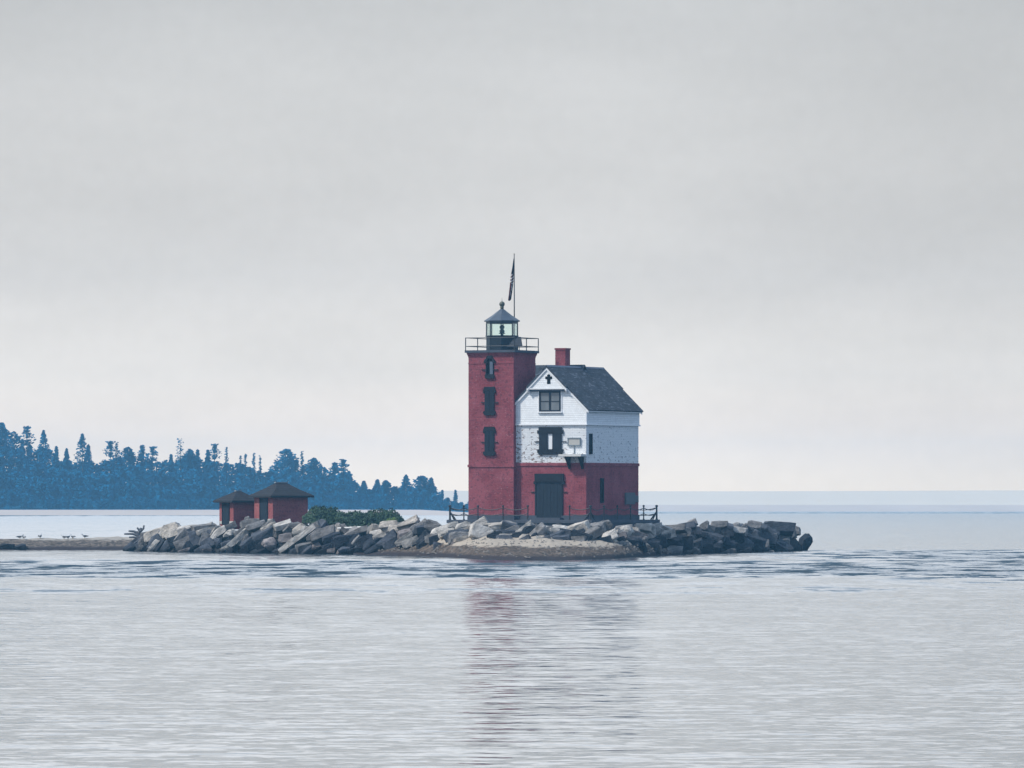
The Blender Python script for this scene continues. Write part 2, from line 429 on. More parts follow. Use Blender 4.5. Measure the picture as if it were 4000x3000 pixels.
def water_mat():
    m = M('lake_water', 0.06, 0.5)
    m.b.inputs['IOR'].default_value = 1.33
    pos = m.n('ShaderNodeNewGeometry').outputs['Position']
    sp = m.n('ShaderNodeSeparateXYZ'); m.l(pos, sp.inputs[0])
    X, Y = sp.outputs[0], sp.outputs[1]
    def nz(scale, sc, det=2, rough=0.55):
        return m.noise(scale, det, rough, co=m.mapped(sc, co=pos), out=1)
    a = nz(1.0, (1.9, 2.8, 1), 3)       # short wavelets
    b = nz(1.0, (0.55, 1.3, 1), 2)      # longer undulation
    c = nz(1.0, (0.035, 0.09, 1), 2)     # slow swell
    def cen(col, k):
        v = m.n('ShaderNodeVectorMath', operation='SUBTRACT'); m.l(col, v.inputs[0]); v.inputs[1].default_value = (0.5, 0.5, 0.5)
        s_ = m.n('ShaderNodeVectorMath', operation='SCALE'); m.l(v.outputs[0], s_.inputs[0])
        if hasattr(k, 'links'): m.l(k, s_.inputs['Scale'])
        else: s_.inputs['Scale'].default_value = k
        return s_.outputs[0]
    # wind-ruffled lanes
    wob = m.noise(1.0, 4, 0.6, co=m.mapped((0.018, 0.012, 1), co=pos))
    yy = m.math('ADD', Y, m.math('MULTIPLY', m.math('SUBTRACT', wob, 0.5), 60.0))
    lane = m.n('ShaderNodeValToRGB'); e = lane.color_ramp.elements
    stops = [(0, 0.015), (315, 0.015), (336, 0.42), (346, 0.03), (376, 0.06), (396, 1.0), (436, 1.0), (474, 0.75), (492, 0.10), (560, 0.03), (590, 0.02), (2350, 0.0), (2440, 0.9), (2540, 0.9), (2650, 0.15), (3000, 0.3), (4000, 0.3)]
    while len(e) < len(stops): e.new(0.5)
    for i, (p, v) in enumerate(stops): e[i].position = p / 4000; e[i].color = (v, v, v, 1)
    m.l(m.math('DIVIDE', yy, 4000.0), lane.inputs[0])
    streak = m.g(m.noise(1.0, 5, 0.7, co=m.mapped((0.20, 0.075, 1), co=pos)), 0.505, 0.57)
    # the lane spreads farther out past the jetty's right tip
    rt = m.n('ShaderNodeMapRange'); rt.inputs['From Min'].default_value = 18; rt.inputs['From Max'].default_value = 34; m.l(X, rt.inputs[0])
    ry = m.n('ShaderNodeMapRange'); ry.inputs['From Min'].default_value = 610; ry.inputs['From Max'].default_value = 570; m.l(yy, ry.inputs[0])
    ry2 = m.n('ShaderNodeMapRange'); ry2.inputs['From Min'].default_value = 330; ry2.inputs['From Max'].default_value = 380; m.l(yy, ry2.inputs[0])
    right = m.math('MULTIPLY', m.math('MULTIPLY', rt.outputs[0], ry.outputs[0]), ry2.outputs[0])
    ruff = m.math('MAXIMUM', lane.outputs[0], m.math('MULTIPLY', right, 0.9))
    ruff = m.math('MULTIPLY', ruff, m.math('ADD', 0.16, m.math('MULTIPLY', streak, 0.84)))
    patch = m.g(m.noise(1.0, 4, 0.6, co=m.mapped((0.07, 0.05, 1), co=pos)), 0.30, 0.70)
    ka = m.math('ADD', m.math('ADD', 0.20, m.math('MULTIPLY', patch, 0.10)), m.math('MULTIPLY', ruff, 1.7))
    kb = m.math('ADD', 0.25, m.math('MULTIPLY', ruff, 0.35))
    v1 = m.n('ShaderNodeVectorMath', operation='ADD'); m.l(cen(a, ka), v1.inputs[0]); m.l(cen(b, kb), v1.inputs[1])
    v2 = m.n('ShaderNodeVectorMath', operation='ADD'); m.l(v1.outputs[0], v2.inputs[0]); m.l(cen(c, 0.05), v2.inputs[1])
    s2 = m.n('ShaderNodeSeparateXYZ'); m.l(v2.outputs[0], s2.inputs[0])
    cb = m.n('ShaderNodeCombineXYZ'); m.l(s2.outputs[0], cb.inputs[0]); # wavelets lean: long gentle backs, short steeper faces towards the near shore
    sy = s2.outputs[1]
    sy = m.math('MAXIMUM', sy, m.math('MULTIPLY', sy, 0.50))
    sy = m.math('ADD', sy, 0.020)
    fy = m.n('ShaderNodeMapRange'); fy.inputs['From Min'].default_value = 620; fy.inputs['From Max'].default_value = 780; m.l(Y, fy.inputs[0])
    fx = m.n('ShaderNodeMapRange'); fx.inputs['From Min'].default_value = 0; fx.inputs['From Max'].default_value = 45; fx.inputs['To Min'].default_value = 1.0; fx.inputs['To Max'].default_value = 0.15; m.l(X, fx.inputs[0])
    sy = m.math('ADD', sy, m.math('MULTIPLY', m.math('MULTIPLY', fy.outputs[0], fx.outputs[0]), 0.055))   # breeze on the open bay
    m.l(m.math('MULTIPLY', m.math('ADD', sy, m.math('MULTIPLY', ruff, 0.62)), -1.0), cb.inputs[1]); cb.inputs[2].default_value = 1
    nm = m.n('ShaderNodeVectorMath', operation='NORMALIZE'); m.l(cb.outputs[0], nm.inputs[0])
    m.l(nm.outputs[0], m.b.inputs['Normal'])
    m.col((0.035, 0.055, 0.070))
    return m.m
WATER = water_mat()

# ------------------------------------------------------------------ water
wm = bmesh.new()
vs = [wm.verts.new(p) for p in ((-1850, -40, 0), (1850, -40, 0), (1850, 3120, 0), (-1850, 3120, 0))]
wm.faces.new(vs)
tag(obj('lake_water', wm, WATER), kind='structure')

# ------------------------------------------------------------------ the island
# foot of the riprap: photo column -> (photo row, distance)
FOOT = [(470, 2152, 586), (700, 2156, 572), (1000, 2160, 560), (1300, 2163, 549), (1500, 2160, 541), (1600, 2152, 536), (1700, 2142, 530), (1800, 2130, 523),
        (1900, 2118, 518), (2100, 2119, 516), (2300, 2127, 517), (2400, 2134, 521), (2500, 2143, 529), (2560, 2150, 535), (2600, 2155, 541), (2700, 2160, 552), (2750, 2161, 556), (2900, 2158, 566), (3060, 2153, 578), (3170, 2151, 586)]
CREST = [(470, 2140), (500, 2112), (560, 2090), (640, 2066), (700, 2060), (800, 2056), (850, 2050), (950, 2047), (1000, 2038), (1150, 2044), (1250, 2054),
         (1400, 2064), (1500, 2056), (1560, 2044), (1620, 2032), (1680, 2048), (1720, 2046), (1800, 2052), (1900, 2046), (2000, 2050), (2100, 2048), (2300, 2050),
         (2500, 2053), (2600, 2054), (2700, 2047), (2800, 2047), (2950, 2054), (3050, 2056), (3105, 2062), (3125, 2105), (3165, 2142)]
RUN = 6.0
def foot(px):
    return interp([(a, b) for a, b, c in FOOT], px), interp([(a, c) for a, b, c in FOOT], px)
def slope_pt(px, t):
    """point on the riprap face, t=0 at its foot, 1 at its crest"""
    pyf, Yf = foot(px)
    a = at(px, pyf, Yf); b = at(px, interp(CREST, px), Yf + RUN)
    return a.lerp(b, t)
cols = list(range(470, 3171, 18))
V, Fc = [], []
for px in cols:
    pyf, Yf = foot(px)
    rows = []
    a = at(px, pyf, Yf)
    rows.append(Vector((a.x, a.y - 1.0, min(a.z, 0.0) - 0.9)))
    for t in (0.0, 0.25, 0.5, 0.75, 1.0):
        p = slope_pt(px, t); rows.append(Vector((p.x, p.y + 0.5, p.z - 0.62)))
    top = slope_pt(px, 1.0)
    for dy in (3, 8, 16, 24):
        q = Vector((top.x * (top.y + dy) / top.y, top.y + dy, max(-0.5, top.z - 0.75 - (0.0 if dy < 20 else 0.9))))
        rows.append(q)
    rows.append(Vector((top.x, top.y + 32, -0.9)))
    for r_ in rows:
        r_.z += 0.18 * mnoise.noise(r_ * 0.45) if r_.z > -0.5 else 0
    V += rows
nr = 11
for i in range(len(cols) - 1):
    for j in range(nr - 1):
        Fc.append((i * nr + j, (i + 1) * nr + j, (i + 1) * nr + j + 1, i * nr + j + 1))
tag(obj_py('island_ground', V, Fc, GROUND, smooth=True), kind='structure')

# sand spit in front of the lighthouse
BEACH = [(1380, 2167), (1480, 2169), (1600, 2171), (1700, 2174), (1800, 2180), (1900, 2187), (2050, 2190), (2250, 2188), (2400, 2182), (2500, 2174), (2600, 2168), (2680, 2163)]
V, Fc = [], []
cols = list(range(1380, 2681, 13))
for px in cols:
    py = interp(BEACH, px); Y0 = F * HC / (py - H0)
    pyf, Yf = foot(px)
    b = at(px, pyf, Yf); b.z += 0.10
    top = Vector((b.x, b.y + 2.2, b.z + 0.45))
    x0 = (px - 2000) * Y0 / F
    total = max(2.2, Yf + 1.2 - Y0)
    zt_ = max(b.z + 0.22, 0.30)
    rows = [Vector((x0, Y0 - 2.5, -0.35)), Vector((x0, Y0, 0.0))]
    for f_ in (0.06, 0.16, 0.30, 0.48, 0.66, 0.84, 1.0):
        Yr = Y0 + total * f_
        rows.append(Vector((x0 * Yr / Y0, Yr, zt_ * (0.12 + 0.88 * f_ ** 0.8))))
    rows.append(Vector((top.x, Y0 + total + 2.0, zt_ + 0.35)))
    ed = min(1.0, (px - 1380) / 140, (2680 - px) / 140)
    for r_ in rows[2:]:
        r_.z = r_.z * (0.35 + 0.65 * ed) + 0.20 * mnoise.noise(Vector((r_.x * 0.45, r_.y * 0.2, 3))) + 0.10 * mnoise.noise(Vector((r_.x * 1.6, r_.y * 0.7, 8)))
    V += rows
nr = 10
for i in range(len(cols) - 1):
    for j in range(nr - 1):
        Fc.append((i * nr + j, (i + 1) * nr + j, (i + 1) * nr + j + 1, i * nr + j + 1))
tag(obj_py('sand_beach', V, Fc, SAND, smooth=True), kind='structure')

bm = bmesh.new()
prng = random.Random(31)
for _ in range(420):
    px = prng.uniform(1480, 2640); f_ = prng.random()
    py = interp(BEACH, px); Y0 = F * HC / (py - H0); pyf, Yf = foot(px)
    bz = at(px, pyf, Yf).z
    Yp = Y0 + 0.3 + max(0.5, Yf - Y0) * f_
    ed = min(1.0, (px - 1380) / 140, (2680 - px) / 140)
    z = max(bz + 0.32, 0.30) * (0.12 + 0.88 * f_ ** 0.8) * (0.35 + 0.65 * ed)
    r_ = prng.uniform(0.05, 0.16) * (1.5 if prng.random() < 0.12 else 1)
    vs_ = [bm.verts.new(((px - 2000) * Yp / F + r_ * math.cos(a) * prng.uniform(0.7, 1.2), Yp + r_ * math.sin(a), z - 0.03 + (r_ * 0.1 if k_ else 0))) for k_, a in enumerate(np.linspace(0, 5.2, 6))]
    tp_ = bm.verts.new((vs_[0].co.x - r_ * 0.8, Yp, z + r_ * 0.75))
    for k_ in range(6): bm.faces.new((vs_[k_], vs_[(k_ + 1) % 6], tp_))
tag(obj('beach_pebbles', bm, plain('beach_stone', (0.16, 0.145, 0.13), 0.9, 0.2, 0.7, 1.5)), kind='stuff')

# low gravel bar at the left
V, Fc = [], []
xs = np.arange(-75, -32.9, 0.6)
for x in xs:
    h = 1.02 + 0.10 * mnoise.noise(Vector((x * 0.35, 0, 0))) + 0.07 * mnoise.noise(Vector((x * 1.3, 5, 0))) + max(0, (x + 42) * 0.035)
    fr = 596 + 0.8 * mnoise.noise(Vector((x * 0.2, 9, 0)))
    for dy, z in ((-3, -0.5), (0, 0.0), (0.5, 0.16), (2.5, 0.45 * h), (5, 0.74 * h), (8, h), (11, 0.9 * h), (16, -0.5)):
        V.append((x, fr + dy, z + (0.07 * mnoise.noise(Vector((x * 0.9, dy, 1))) if z > 0.2 else 0)))
for i in range(len(xs) - 1):
    for j in range(7):
        Fc.append((i * 8 + j, (i + 1) * 8 + j, (i + 1) * 8 + j + 1, i * 8 + j + 1))
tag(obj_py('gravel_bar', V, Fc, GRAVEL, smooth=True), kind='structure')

# ------------------------------------------------------------------ lighthouse
KS = 1.025
TH = R(26); HX, HY, ZP = 6.03 * KS, 520.0 * KS, HC - 72 * 520 * KS / F
CT, ST = math.cos(TH), math.sin(TH)
def U(px, v):
    k = (px - 2000) / F
    return (k * (HY + CT * v) - HX - ST * v) / (CT + ST * k)
def Vv(px, u=0.0):
    k = (px - 2000) / F
    return (HX + CT * u - k * (HY - ST * u)) / (k * CT - ST)
def Z(py, u, v):
    return HC - (py - H0) * (HY - ST * u + CT * v) / F - ZP

TU0, TU1, TV0, TV1 = -10.46 * KS, -6.35 * KS, -0.45, 3.75
TCU, TCV = (TU0 + TU1) / 2, (TV0 + TV1) / 2
HW, HD = 6.8 * KS, 10.1 * KS
LH = thing('lighthouse', (HX, HY, ZP), -TH, 'red and white lighthouse with square tower and gabled keeper house', 'lighthouse')

# plinths and walls
bm = bmesh.new()
bx(bm, -HW + 0.01, 0.07, -0.07, HD + 0.07, -0.02, 0.36)
bx(bm, TU0 - 0.07, TU1 + 0.07, TV0 - 0.07, TV1 + 0.07, -0.021, 0.357)
obj('plinth', bm, CONCRETE, LH)
bm = bmesh.new()
DZ = Z(1376, TU1, TV0)                       # underside of the gallery slab
zb1 = Z(1418, TU1, TV0); zb0 = Z(1820, TU1, TV0)
bx(bm, TU0, TU1, TV0, TV1, 0.355, DZ - 0.55)
TWALL = obj('tower_wall', bm, RED, LH)
bm = bmesh.new()                             # coved head of the tower
pf = [(0.0, DZ - 0.552), (0.005, DZ - 0.42), (0.035, DZ - 0.28), (0.09, DZ - 0.15), (0.12, DZ - 0.06), (0.12, DZ - 0.002)]
rings = []
for e, z in pf:
    rings.append([bm.verts.new(p) for p in ((TU0 - e, TV0 - e, z), (TU1 + e, TV0 - e, z), (TU1 + e, TV1 + e, z), (TU0 - e, TV1 + e, z))])
for a, b in zip(rings, rings[1:]):
    for k in range(4): bm.faces.new((a[k], a[(k + 1) % 4], b[(k + 1) % 4], b[k]))
bm.faces.new(rings[0][::-1]); bm.faces.new(rings[-1])
obj('tower_cornice', bm, RED, LH)
for z, h, e in ((zb1, 0.07, 0.035), (zb0, 0.20, 0.06)):
    obj('tower_belt_course', box(TU0 - e, TU1 + e, TV0 - e, TV1 + e, z - h / 2, z + h / 2), RED, LH)
zr = Z(1808, -3, 0); zs = Z(1660, -3, 0); ze = Z(1592, 0, 0); za = Z(1436, -3.4, 0)
obj('lower_wall', box(-HW, 0, 0, HD, 0.355, zr - 0.24), RED, LH)
obj('belt_course', box(-HW + 0.003, 0.07, -0.07, HD + 0.07, zr - 0.24, zr), RED, LH)
obj('middle_wall', box(-HW + 0.004, -0.004, 0.004, HD - 0.004, zr, zs), WHITE_BRICK, LH)
bm = bmesh.new()                             # shingled upper wall with its gables, kicked out at the bottom
e = 0.05
prism(bm, [(-HW - e, zs + 0.10), (e, zs + 0.10), (e, ze), (-HW / 2, za), (-HW - e, ze)], 'v', -e, HD + e)
obj('upper_wall', bm, WHITE_SHINGLE, LH)
bm = bmesh.new()
rk = 0.14
bx(bm, -HW - rk, rk, -rk, HD + rk, zs - 0.02, zs + 0.10)
obj('drip_ledge', bm, WHITE, LH)
for u0, v0 in ((e + 0.012, -e - 0.012), (e + 0.012, HD + e + 0.012)):
    s_ = 1 if v0 > 1 else -1
    obj('corner_board', box(u0 - 0.13, u0, min(v0, v0 - s_ * 0.13), max(v0, v0 - s_ * 0.13), zs + 0.102, ze - 0.10), WHITE, LH)
# left wing behind the tower
obj('wing_wall', box(-10.4, -HW - 0.06, TV1 + 0.06, HD - 0.2, 0.35, ze + 0.2), WHITE_BRICK, LH)

# main roof: two slopes, deeper overhang over the upper gable triangle
AU = -HW / 2; SL = (za - ze) / (HW / 2)
def slope_slab(bm, side, d0, d1, v0, v1, th=0.13, lift=0.02):
    """side=+1 right slope / -1 left; d = horizontal distance from the ridge"""
    P = lambda d: (AU + side * d, za - SL * d + lift)
    a, b = P(d0), P(d1)
    n = Vector((SL * side, 1)).normalized() * th
    prism(bm, [a, b, (b[0] + n.x, b[1] + n.y), (a[0] + n.x * (0 if d0 == 0 else 1), a[1] + (th * math.sqrt(1 + SL * SL) if d0 == 0 else n.y))], 'v', v0, v1)
DU = 1.78                                      # half width of the upper triangle
EV = HW / 2 + 0.30
bm = bmesh.new()
for s_ in (1, -1):
    slope_slab(bm, s_, 0.0, DU, -0.46, HD + 0.46)
    slope_slab(bm, s_, DU, EV, -0.20, HD + 0.20)
MROOF = obj('roof', bm, ROOF, LH)
bm = bmesh.new()                             # wing roof, ridge parallel to the front
zw = Z(1425, -5, 6.5); wv = 6.5
prism(bm, [(wv, zw), (wv - 3.3, zw - 3.2), (wv - 3.3, zw - 3.34), (wv, zw - 0.16), (wv + 3.3, zw - 3.34), (wv + 3.3, zw - 3.2)], 'u', -10.5, U(2285, wv))
obj('wing_roof', bm, ROOF, LH)
bm = bmesh.new()
rz_ = za + 0.02 + 0.13 * math.sqrt(1 + SL * SL)
prism(bm, [(AU - 0.16, rz_ - 0.13), (AU, rz_ + 0.02), (AU + 0.16, rz_ - 0.13), (AU, rz_ - 0.05)], 'v', -0.44, HD + 0.44)
obj('ridge_cap', bm, SHUTTER, MROOF)
# chimney
cu = U(2198, 5.5)
bm = bmesh.new()
ct = Z(1360, cu, 5.5)
bx(bm, cu - 0.47, cu + 0.47, 5.03, 5.97, za - 1.6, ct - 0.14); 
CH = obj('chimney', bm, RED, MROOF)
bm = bmesh.new(); bx(bm, cu - 0.52, cu + 0.52, 4.98, 6.02, ct - 0.14, ct)
obj('chimney_cap', bm, RED, MROOF)

# upper gable triangle, front and back
zt = za - SL * DU
for nm, v0, v1 in (('gable', -0.34, -0.052), ('gable', HD + 0.052, HD + 0.34)):
    bm = bmesh.new()
    prism(bm, [(AU - DU + 0.02, zt), (AU + DU - 0.02, zt), (AU, za - 0.02)], 'v', v0, v1)
    G = obj('gable', bm, WHITE_SHINGLE, LH)
    if v0 < 0: GF = G
bm = bmesh.new()
bx(bm, AU - DU - 0.05, AU + DU + 0.05, -0.40, -0.053, zt - 0.10, zt - 0.002)
obj('gable_fascia', bm, WHITE, GF)
bm = bmesh.new()
bx(bm, AU - DU + 0.1, AU + DU - 0.1, -0.20, -0.054, zt - 0.26, zt - 0.102)
obj('gable_soffit_board', bm, SHUTTER, GF)
for s_ in (-1, 1):
    bm = bmesh.new()
    prism(bm, [(-0.052, zt - 0.102), (-0.36, zt - 0.102), (-0.36, zt - 0.2), (-0.052, zt - 0.50)], 'u', AU + s_ * (DU - 0.05) - 0.07, AU + s_ * (DU - 0.05) + 0.07)
    obj('bracket', bm, WHITE, GF)
# rake boards
def rake(bm, side, d0, d1, v0, v1, wdt=0.20):
    a = (AU + side * d0, za - SL * d0); b = (AU + side * d1, za - SL * d1)
    prism(bm, [a, b, (b[0], b[1] - wdt), (a[0], a[1] - wdt)], 'v', v0, v1)
for s_ in (-1, 1):
    for d0, d1, v0, v1 in ((0.0, DU + 0.06, -0.42, -0.345), (DU + 0.02, EV - 0.02, -0.17, -0.056), (0.0, DU + 0.06, HD + 0.345, HD + 0.42), (DU + 0.02, EV - 0.02, HD + 0.056, HD + 0.17)):
        bm = bmesh.new(); rake(bm, s_, d0, d1, v0, v1)
        obj('bargeboard', bm, WHITE, LH)
bm = bmesh.new()
bx(bm, e + 0.002, 0.28, -0.16, HD + 0.16, ze - 0.34, ze - 0.27)
obj('eave_soffit', bm, WHITE, LH)
# cross-shaped vent
cu2, cz = U(2143.5, -0.34), Z(1462, -3.4, -0.34)
hz = lambda dy: cz - dy * 0.0209
wz = lambda dx: dx * 0.0209 / CT
bm = bmesh.new()
pts = [(-7, 38), (7, 38), (6, 22), (8, 19), (13, 19), (14, 12), (11, 8), (6, 9), (6, 4), (3, 0), (-3, 0), (-6, 4), (-6, 9), (-11, 8), (-14, 12), (-13, 19), (-8, 19), (-6, 22)]
prism(bm, [(cu2 + wz(a), hz(b)) for a, b in pts], 'v', -0.365, -0.335)
obj('gable_vent', bm, BLACK, GF)

# ---- upper window, four panes
def px_rect(x0, x1, y0, y1, v):
    uc = U((x0 + x1) / 2, v)
    return U(x0, v), U(x1, v), Z(y1, uc, v), Z(y0, uc, v)
v = -0.05
u0, u1, z0, z1 = px_rect(2107, 2191, 1528, 1608, v)
bm = bmesh.new(); t = 0.13
bx(bm, u0, u0 + t, v - 0.09, v, z0, z1); bx(bm, u1 - t, u1, v - 0.09, v, z0, z1)
bx(bm, u0 + t, u1 - t, v - 0.09, v, z1 - t, z1); bx(bm, u0 + t, u1 - t, v - 0.09, v, z0, z0 + t)
um = (u0 + u1) / 2; zm = (z0 + z1) / 2
bx(bm, um - 0.075, um + 0.075, v - 0.085, v, z0 + t, z1 - t)
for a, b in ((u0 + t, um - 0.075), (um + 0.075, u1 - t)):
    bx(bm, a, b, v - 0.07, v, zm - 0.03, zm + 0.03)
WIN = obj('window', bm, SHUTTER_DARK, LH)
WIN['label'] = 'large four-pane window high under the gable'
for a, b in ((u0 + t, um - 0.075), (um + 0.075, u1 - t)):
    for c, d in ((z0 + t, zm - 0.03), (zm + 0.03, z1 - t)):
        obj('pane', box(a, b, v - 0.035, v - 0.002, c, d), PANE, WIN)
bm = bmesh.new()
bx(bm, u0 - 0.12, u1 + 0.12, v - 0.14, v, z0 - 0.10, z0 - 0.002)
obj('sill', bm, WHITE, WIN)
bm = bmesh.new()
bx(bm, u0 - 0.10, u1 + 0.10, v - 0.12, v, z1 + 0.002, z1 + 0.10)
bx(bm, u0 - 0.10, u0 - 0.002, v - 0.05, v, z0 - 0.001, z1 + 0.001); bx(bm, u1 + 0.002, u1 + 0.10, v - 0.05, v, z0 - 0.001, z1 + 0.001)
obj('casing', bm, WHITE, WIN)

# ---- stone-trimmed openings
def stone_window(cx, y0, y1, half, v, ears, pin_y, parent, arch=False, bulge=0.0):
    """dark hood and sill stones with ears round a shuttered opening"""
    u0, u1, z0, z1 = px_rect(cx - half, cx + half, y0, y1, v)
    hw = (u1 - u0) / 2; um = (u0 + u1) / 2
    eu = ears * 0.0209 / CT
    bm = bmesh.new()
    hh = (z1 - z0)
    # hood
    if arch:
        pts = [(um - hw - eu, z1 - 0.62), (um - hw - eu, z1 - 0.45), (um - hw * 0.9, z1 - 0.25), (um - hw * 0.5, z1), (um + hw * 0.5, z1), (um + hw * 0.9, z1 - 0.25),
               (um + hw + eu, z1 - 0.45), (um + hw + eu, z1 - 0.62), (um + hw * 0.75, z1 - 0.62), (um + hw * 0.62, z1 - 0.36), (um + hw * 0.25, z1 - 0.22),
               (um - hw * 0.25, z1 - 0.22), (um - hw * 0.62, z1 - 0.36), (um - hw * 0.75, z1 - 0.62)]
        prism(bm, pts, 'v', v - 0.12, v)
    else:
        prism(bm, [(um - hw * 0.98, z1), (um + hw * 0.98, z1), (um + hw + eu * 0.6, z1 - 0.20), (um + hw + eu, z1 - 0.34), (um + hw + eu * 0.9, z1 - 0.55), (um + hw, z1 - 0.55),
                   (um + hw * 0.78, z1 - 0.34), (um - hw * 0.78, z1 - 0.34), (um - hw, z1 - 0.55), (um - hw - eu * 0.9, z1 - 0.55), (um - hw - eu, z1 - 0.34), (um - hw - eu * 0.6, z1 - 0.20)], 'v', v - 0.12, v)
    W = obj('window', bm, STONE_DARK, parent)
    # sill
    bm = bmesh.new()
    se = eu if not arch else 0.04
    prism(bm, [(um - hw * 0.95, z0), (um + hw * 0.95, z0), (um + hw + se, z0 + 0.18), (um + hw + se, z0 + 0.30), (um + hw * 0.95, z0 + 0.36), (um - hw * 0.95, z0 + 0.36), (um - hw - se, z0 + 0.30), (um - hw - se, z0 + 0.18)], 'v', v - 0.14, v)
    obj('sill', bm, STONE_DARK, W)
    bm = bmesh.new()
    bx(bm, um - hw * 0.94, um + hw * 0.94, v - 0.05, v - 0.001, z0 + 0.362, z1 - (0.64 if arch else 0.342))
    if arch:
        bx(bm, um - hw * 0.6, um + hw * 0.6, v - 0.052, v - 0.001, z1 - 0.66, z1 - 0.24)
    obj('opening', bm, BLACK, W)
    if arch:
        obj('shutter', box(um + 0.02, um + hw * 0.78, v - 0.10, v - 0.055, z0 + 0.37, z1 - 0.50), SHUTTER, W)
        obj('shutter', box(um - hw * 0.80, um - hw * 0.62, v - 0.20, v - 0.055, z0 + 0.37, z1 - 0.62), SHUTTER_DARK, W)
    else:
        for a, b in ((um - hw * 0.93, um - 0.015), (um + 0.015, um + hw * 0.93)):
            bm = bmesh.new()
            bx(bm, a, b, v - 0.09, v - 0.052, z0 + 0.37, z1 - 0.35)
            for q in range(8):
                zz = z0 + 0.5 + (z1 - z0 - 1.0) * q / 7
                bx(bm, a + 0.05, b - 0.05, v - 0.105, v - 0.09, zz - 0.05, zz + 0.05)
            obj('shutter', bm, SHUTTER_DARK, W)
    zp = Z(pin_y, um, v)
    for s_ in (-1, 1):
        obj('shutter_pin', box(*sorted((um + s_ * (hw * 0.82), um + s_ * (hw + eu + 0.22))), v - 0.10, v, zp - 0.03, zp + 0.03), IRON, W)
    return W
a_ = stone_window(1914, 1389, 1479, 16.5, TV0, 6, 1444, LH, arch=True)
a_['label'] = 'topmost tower window with arched hood and half-open shutter'
a_ = stone_window(1913, 1511, 1622, 19.5, TV0, 4.5, 1572, LH); a_['label'] = 'middle shuttered window on the red tower'
a_ = stone_window(1912.5, 1667, 1780, 19.5, TV0, 4.5, 1727, LH); a_['label'] = 'lowest shuttered window on the red tower'

# ---- middle house window with the pale slit between its shutters
u0, u1, z0, z1 = px_rect(2106, 2196, 1668, 1776, 0.004); v = 0.004
bm = bmesh.new()
um = (u0 + u1) / 2
su0, su1, sz0, sz1 = px_rect(2141, 2159, 1696, 1757, v)
t = 0.22; eu = 0.13
ears_z = [Z(1687, um, v), Z(1762, um, v)]
def eared(a, b, ze_):
    return prism(bmesh.new(), [(u0, a), (u1, a)] + [(u1, ze_ - 0.14), (u1 + eu, ze_ - 0.14), (u1 + eu, ze_ + 0.14), (u1, ze_ + 0.14)] + [(u1, b), (u0, b)]
                 + [(u0, ze_ + 0.14), (u0 - eu, ze_ + 0.14), (u0 - eu, ze_ - 0.14), (u0, ze_ - 0.14)], 'v', v - 0.12, v)
WM = obj('window', eared(min(z1 - 0.42, ears_z[0] - 0.16), z1, ears_z[0]), STONE_DARK, LH)
obj('sill', eared(z0, max(z0 + 0.34, ears_z[1] + 0.16), ears_z[1]), STONE_DARK, WM)
WM['label'] = 'dark shuttered window with a bright slit above the door'
for a, b in ((u0 + 0.03, su0), (su1, u1 - 0.03)):
    bm = bmesh.new()
    bx(bm, a, b, v - 0.10, v - 0.001, z0 + 0.342, z1 - 0.422)
    bx(bm, a + 0.08, b - 0.08, v - 0.115, v - 0.10, z0 + 0.5, z1 - 0.6)
    obj('shutter', bm, SHUTTER_DARK, WM)
bm = bmesh.new()
bx(bm, su0 + 0.001, su1 - 0.001, v - 0.03, v - 0.001, z0 + 0.343, z1 - 0.423)
obj('white_panel', bm, WHITE, WM)  # plain white panel filling the slit between the shutters
zp = Z(1725, um, v)
for s_, a in ((-1, u0), (1, u1)):
    obj('shutter_pin', box(*sorted((a + s_ * 0.002, a + s_ * 0.40)), v - 0.09, v, zp - 0.03, zp + 0.03), IRON, WM)

# ---- door
v = 0.0
u0, u1, z0, z1 = px_rect(2097, 2193, 1880, 2032, v)
bm = bmesh.new()
nb = 7
for q in range(nb):
    a = u0 + (u1 - u0) * q / nb; b = u0 + (u1 - u0) * (q + 1) / nb
    bx(bm, a + 0.006, b - 0.006, v - 0.075 - 0.006 * (q % 2), v - 0.001, 0.03, z1)
DR = obj('door', bm, DOOR, LH)
for a, b in ((u0 - 0.14, u0 - 0.002), (u1 + 0.002, u1 + 0.14)):
    obj('jamb', box(a, b, v - 0.10, v - 0.001, 0.36, z1), STONE_DARK, DR)
bm = bmesh.new()
lu0, lu1, lz0, lz1 = px_rect(2091, 2203, 1850, 1880, v)
bx(bm, lu0, lu1, v - 0.16, v - 0.001, lz0 + 0.002, lz1)
bx(bm, lu0 - 0.10, lu0 + 0.16, v - 0.155, v - 0.001, lz0 - 0.24, lz0); bx(bm, lu1 - 0.16, lu1 + 0.10, v - 0.155, v - 0.001, lz0 - 0.24, lz0)
bx(bm, lu0 + 0.162, lu1 - 0.162, v - 0.14, v - 0.001, lz0 - 0.10, lz0)
obj('lintel', bm, STONE_DARK, DR)
zp = Z(1922, um, v)
for s_, a in ((-1, u0 - 0.14), (1, u1 + 0.14)):
    obj('hinge', box(*sorted((a + s_ * 0.002, a + s_ * 0.40)), v - 0.09, v - 0.001, zp - 0.03, zp + 0.03), IRON, DR)
obj('step', box(u0 - 0.2, u1 + 0.2, -0.75, -0.072, -0.01, 0.16), CONCRETE, DR)

